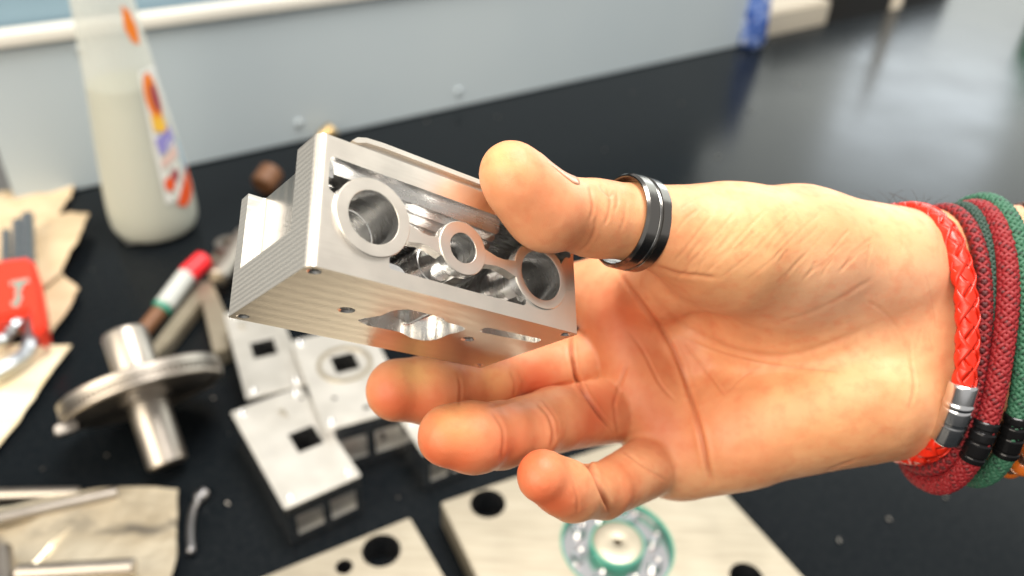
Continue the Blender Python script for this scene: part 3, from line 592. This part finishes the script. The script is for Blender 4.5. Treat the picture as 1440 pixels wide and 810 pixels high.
for ch, kf, kp, pads in ((THUMB, 3., 6., []), (INDEX, 2.5, 3.5, []), (MIDDLE, 2.2, 1.4, [(612, 552, 220, 8.6), (690, 540, 233, 8.5)]), (RING, 2.2, 1.4, [(668, 618, 198, 8.1), (742, 606, 213, 8.3)]), (PINKY, 2.0, 1.6, [(790, 685, 197.5, 6.7)])):
    segs = pts_of(ch) + [(cp(*p[:3]), cp(*p[:3]) + np.array((.5, 0, 0)), p[3], p[3]) for p in pads]
    f_ = smin(palm, field(segs, kf), kp)
    tot = f_ if tot is None else smin(tot, f_, .7)
del palm
# surface nets
def surface_nets(D):
    s = D < 0; c = s[:-1, :-1, :-1].astype(np.int8)
    cnt = sum(s[i:nx - 1 + i, j:ny - 1 + j, k:nz - 1 + k].astype(np.int8) for i in (0, 1) for j in (0, 1) for k in (0, 1))
    act = (cnt > 0) & (cnt < 8); idx = -np.ones(act.shape, np.int64); cells = np.argwhere(act); idx[act] = np.arange(len(cells))
    acc = np.zeros((len(cells), 3)); num = np.zeros(len(cells))
    corners = [(i, j, k) for i in (0, 1) for j in (0, 1) for k in (0, 1)]
    val = {q: D[cells[:, 0] + q[0], cells[:, 1] + q[1], cells[:, 2] + q[2]] for q in corners}
    for q in corners:
        for axn in range(3):
            if q[axn] == 0:
                p = list(q); p[axn] = 1; p = tuple(p); a, b = val[q], val[p]; m_ = (a < 0) != (b < 0)
                t = np.where(m_, a / np.where(m_, a - b, 1), 0); pos = np.array(q, float)[None, :].repeat(len(cells), 0); pos[:, axn] = t
                acc[m_] += pos[m_]; num[m_] += 1
    V = lo + VOX * (cells + acc / num[:, None]); F = []
    for axn in range(3):
        b, c_ = (axn + 1) % 3, (axn + 2) % 3
        s0 = [slice(None)] * 3; s1 = [slice(None)] * 3; s0[axn] = slice(0, -1); s1[axn] = slice(1, None)
        e = np.argwhere(s[tuple(s0)] != s[tuple(s1)]); e = e[(e[:, b] > 0) & (e[:, c_] > 0) & (e[:, b] < act.shape[b]) & (e[:, c_] < act.shape[c_])]
        inside = s[tuple(e.T)]; ob = np.eye(3, dtype=int)[b]; oc = np.eye(3, dtype=int)[c_]
        q = np.stack([idx[tuple((e - ob - oc).T)], idx[tuple((e - oc).T)], idx[tuple(e.T)], idx[tuple((e - ob).T)]], 1)
        q[~inside] = q[~inside][:, ::-1]; F.append(q)
    F = np.vstack(F); return V, F[(F >= 0).all(1)]
HV, HF = surface_nets(tot); del tot
def neighbours(F): return np.vstack([F[:, [0, 1]], F[:, [1, 2]], F[:, [2, 3]], F[:, [3, 0]]])
E_ = neighbours(HF); E_ = np.vstack([E_, E_[:, ::-1]])
def smooth(V, it, f):
    for _ in range(it):
        S = np.stack([np.bincount(E_[:, 0], V[E_[:, 1], q], len(V)) for q in range(3)], 1); n_ = np.bincount(E_[:, 0], minlength=len(V))[:, None]
        V = V + f * (S / np.maximum(n_, 1) - V)
    return V
HV = smooth(HV, 3, .5)
# one subdivision, then the creases are pressed in
me = bpy.data.meshes.new('h'); me.from_pydata(HV.tolist(), [], HF.tolist()); me.update()
ho = bpy.data.objects.new('h', me); C.objects.link(ho); sd = ho.modifiers.new('s', 'SUBSURF'); sd.levels = 1
dg = bpy.context.evaluated_depsgraph_get(); dg.update(); m2 = bpy.data.meshes.new_from_object(ho.evaluated_get(dg)); bpy.data.objects.remove(ho); bpy.data.meshes.remove(me)
n_ = len(m2.vertices); V = np.empty(n_ * 3); m2.vertices.foreach_get('co', V); V = V.reshape(-1, 3)
N = np.empty(n_ * 3); m2.vertices.foreach_get('normal', N); N = N.reshape(-1, 3)
bvh = BVHTree.FromPolygons(HV.tolist(), HF.tolist())
def hit(u, v):
    d = Vector(((u - CU) / FPX, -(v - CV) / FPX, -1)).normalized(); h = bvh.ray_cast(Vector((0, 0, 0)), d); return None if h[0] is None else np.array(h[0])
facing = (N * -V).sum(1) / np.linalg.norm(V, axis=1) > -.25
PX = np.stack([CU + FPX * V[:, 0] / -V[:, 2], CV - FPX * V[:, 1] / -V[:, 2]], 1)
vdep = -V[:, 2]
disp = np.zeros(n_); crease_shade = np.zeros(n_)
front_d = np.full(n_, -1.0)
def visible(sel):
    for i in sel:
        if front_d[i] < 0:
            h = bvh.ray_cast(Vector((0, 0, 0)), Vector(V[i]).normalized()); front_d[i] = h[3] if h[0] is not None else 1e9
    return np.linalg.norm(V[sel], axis=1) < front_d[sel] + 2.5
def crease(pts, depth, wid, colr=.5, bulge=.25):
    """press a fold into the skin along a line seen on the palm side; distances in millimetres on the surface"""
    P = spline([(u, v, 0) for u, v in pts], 6)[:, :2]; rad = wid * 5 * 7
    bb0, bb1 = P.min(0) - rad, P.max(0) + rad
    sel = np.where(facing & ((PX > bb0) & (PX < bb1)).all(1))[0]
    if len(sel) == 0: return
    Q = PX[sel]; bd = np.full(len(sel), 1e9); par = np.zeros(len(sel)); L = len(P) - 1
    for i in range(L):
        a, b = P[i], P[i + 1]; ba = b - a; t = np.clip(((Q - a) @ ba) / (ba @ ba + 1e-12), 0, 1); d = np.linalg.norm(Q - a - t[:, None] * ba, axis=1)
        m_ = d < bd; bd[m_] = d[m_]; par[m_] = (i + t[m_]) / L
    d = bd * vdep[sel] / FPX; near = d < wid * 4; sel, d, par = sel[near], d[near], par[near]
    if len(sel) == 0: return
    vis = visible(sel); sel, d, par = sel[vis], d[vis], par[vis]
    env = np.clip(np.sin(np.pi * np.clip(par, .02, .98)) * 2.2, 0, 1)
    g = np.exp(-(d / wid) ** 2) * env; g2 = np.exp(-((d - wid * 2.1) / (wid * 1.2)) ** 2) * env
    disp[sel] += -depth * g + depth * bulge * g2; np.maximum.at(crease_shade, sel, g * colr)  # folds are also tinted darker, standing in for their shade
SK = dict(lo=(.62, .27, .13), hi=(.75, .385, .20), red=(.61, .135, .055), yel=(.74, .44, .18), blu=(.50, .32, .24), crease=(.40, .10, .04))
CREASES = [
 # finger joint folds
 ([(692, 578), (706, 600), (708, 625), (703, 655)], .35, .6, .35), ([(755, 566), (772, 585), (778, 610), (774, 633)], .55, .7, .5), ([(762, 560), (782, 590), (784, 615)], .2, .45, .25),
 ([(645, 530), (648, 545), (646, 572)], .3, .55, .3), ([(716, 520), (724, 540), (722, 560)], .3, .5, .35), ([(728, 520), (734, 540), (732, 558)], .2, .45, .25),
 ([(803, 462), (804, 490), (807, 515), (811, 534), (824, 556), (842, 582), (862, 608)], 1.2, .75, 1.0), ([(806, 500), (809, 530), (815, 542)], .8, .7, 1.0), ([(680, 574), (720, 562), (760, 548), (806, 536)], .3, .6, .5), ([(812, 640), (832, 660), (846, 690), (859, 724)], 1.2, .8, .9), ([(806, 680), (812, 700), (812, 722)], .2, .45, .25),
 ([(863, 560), (866, 590), (868, 612)], .3, .7, .4), ([(870, 630), (905, 655), (940, 678)], .25, .6, .3),
 # palm lines
 ([(868, 380), (900, 425), (935, 470), (955, 510), (972, 560), (985, 610), (996, 660), (1004, 682)], .8, 1.0, .75),
 ([(880, 462), (905, 495), (928, 540), (950, 565)], .3, .7, .35), ([(884, 510), (870, 545), (862, 575)], .35, .8, .4),
 ([(905, 400), (940, 440), (985, 470), (1030, 490), (1080, 500), (1130, 495), (1180, 478), (1230, 455)], .35, 1.2, .25),
 ([(950, 470), (1010, 495), (1080, 512), (1150, 520), (1185, 524)], .2, .6, .3), ([(1022, 560), (1000, 530), (975, 500), (960, 480)], .25, .6, .3), ([(1020, 555), (1045, 530), (1075, 512)], .15, .6, .2),
 ([(920, 372), (950, 384), (985, 388), (1010, 392)], .4, .8, .4),
 # wrinkles of the thumb base
 ([(944, 372), (965, 348), (985, 322), (1002, 300)], 0.117, .5, 0.144), ([(962, 378), (990, 350), (1015, 320), (1036, 296)], 0.109, .5, 0.120), ([(985, 390), (1020, 358), (1052, 320), (1080, 292)], 0.098, .5, 0.096), ([(1005, 398), (1050, 362), (1090, 322), (1120, 292)], 0.078, .5, 0.096), ([(1040, 402), (1085, 365), (1130, 320), (1158, 296)], 0.070, .5, 0.072), ([(948, 330), (962, 310), (985, 292)], 0.098, .5, 0.120), ([(1090, 400), (1130, 360), (1165, 320)], 0.055, .5, 0.058), ([(955, 295), (975, 282), (1000, 272)], 0.078, .5, 0.096),
 # thumb joint
 ([(828, 258), (832, 275), (834, 292), (830, 312)], .32, .5, .45), ([(842, 256), (848, 268), (858, 276), (862, 270)], .24, .45, .35), ([(852, 262), (858, 280), (856, 300), (850, 318)], .25, .5, .3), ([(866, 266), (868, 285), (862, 300)], .18, .45, .2), ([(838, 300), (836, 325), (826, 345), (812, 354)], .25, .6, .3), ([(880, 280), (878, 305), (872, 325)], .12, .5, .12),
 # wrist
 ([(1278, 470), (1282, 510), (1286, 545), (1278, 580)], .25, .7, .2), ([(1215, 420), (1245, 440), (1268, 470), (1280, 500)], .18, .7, .12), ([(1300, 380), (1310, 420), (1318, 460)], .15, .6, .12), ([(1205, 645), (1180, 655), (1160, 664)], .25, .6, .3), ([(1090, 455), (1140, 440), (1190, 415), (1230, 390)], .15, .8, .12),
]
BLOBS = [(690, 545, 9, 0, .5), (750, 530, 10, 0, .4), (740, 610, 9, 0, .35), (830, 580, 9, 0, .3), (720, 215, 9, 0, .2), (545, 560, 8, 0, 0.74), (600, 575, 9, 0, 0.68), (640, 580, 8, 0, 0.68), (585, 525, 5, 1, .7), (695, 530, 6, 1, .5), (625, 650, 8, 0, 0.74), (610, 620, 8, 0, 0.47), (640, 590, 6, 1, .6), (690, 640, 8, 0, 0.47), (745, 645, 6, 0, 0.81), (790, 715, 8, 0, 0.68), (760, 700, 7, 0, 0.54),
 (880, 470, 13, 0, .3), (905, 530, 13, 0, .25), (850, 430, 10, 0, .35), (940, 620, 10, 0, .25), (790, 320, 12, 0, .25), (740, 285, 12, 0, .15), (705, 220, 5, 1, .45), (920, 590, 8, 0, .3), (850, 560, 8, 0, .5), (830, 600, 7, 0, .5), (760, 540, 8, 0, .55), (780, 600, 7, 0, .35), (890, 690, 8, 0, .4),
 (1120, 430, 16, 2, .3), (1200, 420, 14, 2, .35), (1090, 330, 18, 1, .3), (1150, 560, 16, 1, .25), (1230, 310, 14, 1, .3), (900, 440, 10, 0, .3), (1300, 400, 12, 2, .3), (1030, 600, 14, 0, .15)]
wr = random.Random(8)
for k in range(26):      # fine skin lines across the ball of the thumb and at the wrist
    u0 = 955 + k * 9.5 + wr.uniform(-7, 7); v0 = 372 + wr.uniform(-25, 25); L0 = wr.uniform(22, 62); an = wr.uniform(-.98, -.72)
    CREASES.append(([(u0 + L0 * q * math.cos(an) + wr.uniform(-2, 2), v0 + L0 * q * math.sin(an) - 6 * q * (1 - q)) for q in (0, .33, .66, 1)], wr.uniform(.05, .14), .5, .12))
for k in range(16):
    u0 = wr.uniform(1180, 1320); v0 = wr.uniform(330, 560); L0 = wr.uniform(15, 45); an = wr.uniform(.9, 1.9)
    CREASES.append(([(u0 + L0 * q * math.cos(an) + wr.uniform(-2, 2), v0 + L0 * q * math.sin(an)) for q in (0, .5, 1)], wr.uniform(.03, .09), .5, .08))
for pts, dep, wid, colr in CREASES: crease(pts, dep * .8, max(wid * .68, .36), colr * .75)
from mathutils import noise as mn
lum = np.array([mn.noise(Vector(q) * .09) * .22 + mn.noise(Vector(q) * .33) * .06 for q in V.tolist()])
V2 = V + N * (disp + lum)[:, None]
# skin colour: redder pads, paler pressed spots, a little vein blue at the wrist
tint = np.zeros((n_, 3))       # (red, yellow, blue)
def blob(u, v, r_, ch, amt):
    p = hit(u, v)
    if p is None: return
    d = np.linalg.norm(V - p, axis=1); tint[:, ch] += amt * np.exp(-(d / r_) ** 2)
for b in BLOBS: blob(*b)
tint = np.clip(tint, 0, 1)
W4 = np.array(cam_mat)
VW = (V2 * .001) @ W4[:3, :3].T + W4[:3, 3]
hc = np.array(campt(1120, 480, .235)); m2.vertices.foreach_set('co', (VW - hc).ravel()); m2.update()
at = m2.color_attributes.new('skin', 'FLOAT_COLOR', 'POINT'); at.data.foreach_set('color', np.concatenate([tint, np.clip(crease_shade, 0, 1)[:, None]], 1).ravel())
m2.name = 'hand'; m2.materials.clear()
hand = bpy.data.objects.new('hand', m2); C.objects.link(hand); hand.location = hc; m2.shade_smooth()
m = mat('skin', (.60, .30, .17), .44, 0); t = NT(m); a_ = t.n('ShaderNodeAttribute', attribute_name='skin'); sp = t.n('ShaderNodeSeparateColor'); t.l(a_.outputs['Color'], sp.inputs[0])
def mixc(f, a, col):
    q = t.n('ShaderNodeMix', data_type='RGBA'); t.l(f, q.inputs[0]); t.l(a, q.inputs[6]); q.inputs[7].default_value = (*col, 1); return q.outputs[2]
nA = t.noise(60, 6); nB = t.noise(300, 4)
c0 = t.ramp(nA, [(.36, SK['lo']), (.64, SK['hi'])])
c1 = mixc(sp.outputs[0], c0, SK['red']); c2 = mixc(sp.outputs[1], c1, SK['yel']); c3 = mixc(sp.outputs[2], c2, SK['blu'])
c4 = mixc(t.math('MULTIPLY', a_.outputs['Alpha'], 1.0), c3, SK['crease']); c5 = mixc(t.math('MULTIPLY', t.ramp(nB, [(.48, (0, 0, 0)), (.72, (1, 1, 1))]), .28), c4, SK['red']); t.col(c5)
t.b.inputs['Subsurface Weight'].default_value = .24; t.b.inputs['Subsurface Radius'].default_value = (1, .35, .18); t.b.inputs['Subsurface Scale'].default_value = .0022
t.b.inputs['Specular IOR Level'].default_value = .4
vo = t.n('ShaderNodeTexVoronoi', feature='DISTANCE_TO_EDGE', Scale=2300); t.l(t.obj(), vo.inputs['Vector'])
vl = t.math('MINIMUM', vo.outputs['Distance'], .25); hsum = t.math('ADD', t.math('MULTIPLY', vl, .9), t.math('MULTIPLY', t.noise(420, 4), .9)); t.bump(hsum, .40, .00022)
t.rough(t.math('ADD', t.math('MULTIPLY', nB, .18), .36))
m2.materials.append(m); tag(hand, 'bare right hand, palm up to the viewer, pinching the machined block with thumb and fingers', 'hand')
# thumb nail: curved plate set into the upper side of the thumb tip
def hit2(u, v, back):
    d = Vector(((u - CU) / FPX, -(v - CV) / FPX, -1)).normalized(); h = bvh.ray_cast(Vector((0, 0, 0)), d); return h
# ------------------------------------------------------------------ thumb nail, hairs (children of the hand)
def cw(p): return cam_mat @ (Vector(p) * .001)
ta = Vector((-.68, .55, .497)).normalized(); s0 = Vector((.63, .78, 0)); s0 = (s0 - ta * s0.dot(ta)).normalized(); b0 = ta.cross(s0); base = Vector(cp(764, 290, 189))
bvh2 = BVHTree.FromPolygons(V.tolist(), [list(p.vertices) for p in m2.polygons])
gv = []; NU, NVn = 15, 13
for i in range(NU):
    for j in range(NVn):
        l = -1.6 + 11.4 * i / (NU - 1); a = R(12) + R(46) * (2 * j / (NVn - 1) - 1) * (1 if i > 2 else (.80, .91, .97)[i]) 
        if i == NU - 1: a = R(12) + R(38) * (2 * j / (NVn - 1) - 1)
        d = s0 * math.cos(a) + b0 * math.sin(a); o = base + ta * l + d * 30
        h = bvh2.ray_cast(o, -d); p = h[0] if h[0] is not None else base + ta * l + d * 8
        edge = abs(2 * j / (NVn - 1) - 1); off = .03 + .10 * (1 - edge ** 4) * (i / (NU - 1) * .7 + .5); gv.append(cw(p + d * off))
gf = [(i * NVn + j, i * NVn + j + 1, (i + 1) * NVn + j + 1, (i + 1) * NVn + j) for i in range(NU - 1) for j in range(NVn - 1)]
m = mat('thumb_nail', (.66, .37, .25), .28); m.node_tree.nodes['Principled BSDF'].inputs['Subsurface Weight'].default_value = .2; m.node_tree.nodes['Principled BSDF'].inputs['Subsurface Scale'].default_value = .001
nail = mesh_obj('thumb_nail', gv, gf, m, None, True, cw(base)); sl_ = nail.modifiers.new('s', 'SOLIDIFY'); sl_.thickness = .00018; place(nail, hand)
HVs, HFs = [], []
hr = random.Random(3)
for k in range(16):
    u = hr.choice([1252, 1262, 1276, 1288, 1300, 1246]) + hr.uniform(-8, 8); v0 = 295 + (u - 1250) * .02
    p0 = np.array(cp(u, v0 + 6, 232)); lx, ly = hr.uniform(-7, 7), hr.uniform(2, 9); cur = hr.uniform(-3, 3)
    pts = [p0 + np.array((lx * t + cur * t * t, ly * t * (1.3 - .45 * t), -2 * t)) for t in np.linspace(0, 1, 9)]
    a_, f_ = tube_arrays([cw(p) for p in pts], np.linspace(.00007, .00003, 9), 4); HFs += [tuple(q + len(HVs) for q in f) for f in f_]; HVs += a_.tolist()
o = mesh_obj('wrist_hairs', HVs, HFs, mat('dark_hair', (.03, .02, .015), .5), None, True, cw(cp(1270, 290, 230))); tag(o, kind='stuff'); place(o, hand)
# ------------------------------------------------------------------ thumb ring
rc = cw(cp(887, 313.5, 202.2)); rax = cam_mat.to_3x3() @ Vector((.867, -.15, -.473))
m = mat('gunmetal', (.20, .19, .18), .19, 1); t = NT(m); t.bump(t.noise(1, 1, t.mapr(t.obj(), (300, 300, 2600))), .06, .0001)
m_in = mat('black_inlay', (.015, .015, .017), .2, .6)
bm = bmesh.new(); pr = [(10.65, -3.1), (10.9, -3.35), (11.25, -3.35), (11.75, -2.75), (11.85, -.55), (11.45, -.42), (11.3, -.2), (11.3, .2), (11.45, .42), (11.85, .55), (11.75, 2.75), (11.25, 3.35), (10.9, 3.35), (10.65, 3.1)]
add_lathe(bm, [((a + .25) * .001, b * .001) for a, b in [(a, b * 1.22) for a, b in pr]], None, 128, True); bmesh.ops.recalc_face_normals(bm, faces=bm.faces)
ring = bm_obj('thumb_ring', bm, [m], None, True, 18); ring.matrix_world = frame_from(rc, rax); tag(ring, 'polished dark metal ring with a centre groove, worn on the thumb', 'ring')
bm = bmesh.new(); add_lathe(bm, [(.01155, -.0002), (.01173, -.0001), (.01173, .0001), (.01155, .0002), (.01145, .0002), (.01145, -.0002)], None, 96, True); bm_obj('groove_line', bm, mat('bright_groove', (.5, .5, .5), .2, 1), ring, True)
# ------------------------------------------------------------------ bracelets
def loop_path(top, front, bottom, d0, d1, n=400, ex=.86):
    T, F_, B_ = cp(*top, d0), cp(*front, d1), cp(*bottom, d0); c = (T + B_) / 2; U = (T - B_) / 2; Nv = F_ - c; uu = U / np.linalg.norm(U); Nv = Nv - uu * (Nv @ uu)
    th = np.linspace(0, 2 * math.pi, n, endpoint=False); f = lambda x: np.sign(x) * np.abs(x) ** ex
    P = c + np.outer(f(np.cos(th)), U) + np.outer(f(np.sin(th)), Nv)
    for _ in range(14): P = .5 * P + .25 * (np.roll(P, 1, 0) + np.roll(P, -1, 0))
    # even spacing
    Q = np.vstack([P, P[:1]]); s = np.concatenate([[0], np.cumsum(np.linalg.norm(np.diff(Q, axis=0), axis=1))]); g = np.linspace(0, s[-1], n, endpoint=False)
    return np.stack([np.interp(g, s, Q[:, k]) for k in range(3)], 1), s[-1], c
def frames(P, c):
    T = np.roll(P, -1, 0) - np.roll(P, 1, 0); T /= np.linalg.norm(T, axis=1)[:, None]; N_ = P - c; N_ = N_ - T * (N_ * T).sum(1)[:, None]; N_ /= np.linalg.norm(N_, axis=1)[:, None]; return T, N_, np.cross(T, N_)
def braid(name, P, c, length, Rr, m_, pitch, sw, st, e, mats, colour, parent, flat=1.0, sub=5):
    """plain-weave tubular braid of 2*m_ strands round a closed path (mm)"""
    turns = max(1, round(length / pitch)); ncross = turns * 2 * m_; n = ncross * sub
    s = np.arange(n) / n; Q = np.vstack([P, P[:1]]); gs = np.linspace(0, 1, len(Q)); C_ = np.stack([np.interp(s, gs, Q[:, k]) for k in range(3)], 1); T, N_, B_ = frames(C_, c)
    Vs, Fs, mi = [], [], []; off = 0; na = 6; aa = np.linspace(0, 2 * math.pi, na, endpoint=False)
    for dirn in (1, -1):
        for k in range(m_):
            th = 2 * math.pi * k / m_ + dirn * 2 * math.pi * turns * s
            r_ = Rr + dirn * e * np.cos(2 * math.pi * s * ncross / 2 + (math.pi * k if dirn > 0 else math.pi * k))
            rd = np.cos(th)[:, None] * N_ * flat + np.sin(th)[:, None] * B_; ctr_ = C_ + rd * r_[:, None]
            tg = np.roll(ctr_, -1, 0) - np.roll(ctr_, 1, 0); tg /= np.linalg.norm(tg, axis=1)[:, None]; rn = rd - tg * (rd * tg).sum(1)[:, None]; rn /= np.linalg.norm(rn, axis=1)[:, None]; sd_ = np.cross(tg, rn)
            Vv = ctr_[:, None, :] + np.cos(aa)[None, :, None] * sd_[:, None, :] * sw + np.sin(aa)[None, :, None] * rn[:, None, :] * st
            i = np.arange(n)[:, None]; q = np.arange(na)[None, :]; i2 = (i + 1) % n; q2 = (q + 1) % na
            Fs.append(np.stack([i * na + q, i * na + q2, i2 * na + q2, i2 * na + q], -1).reshape(-1, 4) + off); Vs.append(Vv.reshape(-1, 3)); off += n * na; mi += [colour(k, dirn)] * (n * na)
    Vs = np.vstack(Vs); Vw = (Vs * .001) @ W4[:3, :3].T + W4[:3, 3]; o = mesh_obj(name, Vw, np.vstack(Fs).tolist(), mats, None, True, cw(c), mi); return place(o, parent) if parent else o
def core(P, c, r_, m, parent, name='core'):
    Q = np.vstack([P, P[:1]]); a_, f_ = tube_arrays(Q, r_, 10, False); Vw = (a_ * .001) @ W4[:3, :3].T + W4[:3, 3]; return place(mesh_obj(name, Vw, f_, m, None, True, cw(c)), parent)
def clasp(name, P, va, vb, prof, m, parent, c):
    px = CV - FPX * P[:, 1] / -P[:, 2]; fr_ = P[:, 2] > c[2]; idx = np.where(fr_ & (px > va) & (px < vb))[0]
    seg = P[idx[0]:idx[-1] + 1]; t = np.linspace(0, 1, 60); gs = np.linspace(0, 1, len(seg)); Q = np.stack([np.interp(t, gs, seg[:, k]) for k in range(3)], 1)
    Q = Q[0] + (Q[-1] - Q[0]) * t[:, None] * .4 + (Q - Q[0]) * .6
    rad = np.interp(t, [p[0] for p in prof], [p[1] for p in prof]); a_, f_ = tube_arrays(Q, rad, 28); Vw = (a_ * .001) @ W4[:3, :3].T + W4[:3, 3]
    o = mesh_obj(name, Vw, f_, m, None, True, cw(Q.mean(0))); o.data.set_sharp_from_angle(angle=R(30)); return place(o, parent)
def cord_mat(name, c, rough=.6):
    m = mat(name, c, rough); t = NT(m); nz = t.noise(2500, 2); t.bump(nz, .3, .0001); t.col(t.ramp(nz, [(.3, tuple(x * .8 for x in c)), (.7, c)])); return m
m_leather = mat('red_leather', (.66, .022, .006), .36); t = NT(m_leather); t.bump(t.noise(1800, 3), .25, .0001)
m_crim, m_dred = cord_mat('crimson_cord', (.25, .007, .012)), cord_mat('dark_red_cord', (.09, .006, .009)); m_green, m_dgreen = cord_mat('green_cord', (.030, .13, .075)), cord_mat('dark_green_cord', (.015, .05, .035))
m_bcore = mat('cord_core', (.02, .012, .01), .8)
GBR = 'bracelets stacked on the wrist'
STEEL = [(0, 3.3), (.02, 3.75), (.30, 3.75), (.31, 4.0), (.37, 4.0), (.38, 3.6), (.40, 3.6), (.41, 3.8), (.62, 3.8), (.63, 3.7), (.66, 3.7), (.67, 3.8), (.97, 3.8), (1, 3.4)]
BLK = [(0, 2.9), (.02, 3.25), (.16, 3.25), (.18, 2.95), (.24, 2.95), (.26, 3.3), (.44, 3.3), (.46, 3.0), (.52, 3.0), (.54, 3.3), (.80, 3.3), (.82, 3.05), (.86, 3.05), (.88, 3.3), (.98, 3.3), (1, 2.9)]
m_black = mat('black_gloss_metal', (.02, .02, .022), .16, .7)
def bracelet(label, loop, Rr, m_, pitch, sw, st, e, mats, colour, cl=None, flat=1.0):
    P, ln, c = loop_path(*loop); r_ = empty('bracelet', cw(c)); tag(r_, label, 'bracelet', GBR)
    braid('braided_band', P, c, ln, Rr, m_, pitch, sw, st, e, mats, colour, r_, flat); core(P, c, Rr * .80 * (1 if flat == 1 else .7), m_bcore if mats[0] is not m_leather else m_leather, r_, 'inner_cord')
    if cl: clasp('clasp', P, cl[0], cl[1], cl[2], cl[3], r_, c)
    return P, c
bracelet('bright red braided leather bracelet with a silver clasp, nearest the palm', ((1268, 296), (1361, 450), (1262, 638), 236, 207), 2.5, 4, 22, 1.65, .42, .17, [m_leather], lambda k, d: 0, (536, 618, STEEL, M['chrome']), .72)
bracelet('thin dark red cord bracelet just behind the red leather one', ((1320, 296), (1386, 430), (1288, 656), 236, 211), 1.65, 6, 9, .52, .38, .14, [m_crim, m_dred], lambda k, d: (k + (d < 0)) % 2)
bracelet('thin dark green cord bracelet between the two crimson ones', ((1346, 294), (1398, 415), (1326, 658), 236, 212), 1.7, 6, 9, .52, .38, .14, [m_dgreen], lambda k, d: 0)
bracelet('crimson round cord bracelet with a black clasp', ((1362, 294), (1419, 430), (1304, 678), 234, 209), 2.3, 8, 13, .58, .46, .17, [m_crim, m_dred], lambda k, d: 0 if d > 0 else (1 if k % 4 == 0 else 0), (590, 646, BLK, m_black))
bracelet('green round cord bracelet with a black clasp at the picture edge', ((1374, 285), (1445, 430), (1356, 668), 236, 209), 2.3, 8, 13, .58, .46, .17, [m_green, m_dgreen], lambda k, d: 1 if (d < 0 and k % 4 == 0) else 0, (583, 640, BLK, m_black))
P, ln, c = loop_path((1440, 296), (1500, 450), (1408, 652), 236, 210); r_ = empty('bracelet', cw(c)); tag(r_, 'brown knotted bracelet with amber beads at the right picture edge', 'bracelet', GBR)
m_brown = cord_mat('brown_cord', (.07, .03, .018)); braid('braided_band', P, c, ln, 1.9, 5, 11, .8, .6, .25, [m_brown], lambda k, d: 0, r_); core(P, c, 1.5, m_bcore, r_, 'inner_cord')
m_amber = mat('amber_bead', (.62, .15, .02), .14); m_amber.node_tree.nodes['Principled BSDF'].inputs['Subsurface Weight'].default_value = .3; m_amber.node_tree.nodes['Principled BSDF'].inputs['Subsurface Scale'].default_value = .003
px = CV - FPX * P[:, 1] / -P[:, 2]; Q = P[px > 575]; order = np.argsort(np.arctan2(Q[:, 1] - c[1], Q[:, 2] - c[2])); Q = Q[order]; last = None
for q in Q:
    if last is None or np.linalg.norm(q - last) > 7.2:
        bm = bmesh.new(); bmesh.ops.create_uvsphere(bm, u_segments=20, v_segments=12, radius=.0037); o = bm_obj('bead', bm, m_amber, None, True); o.location = cw(q); place(o, r_); last = q
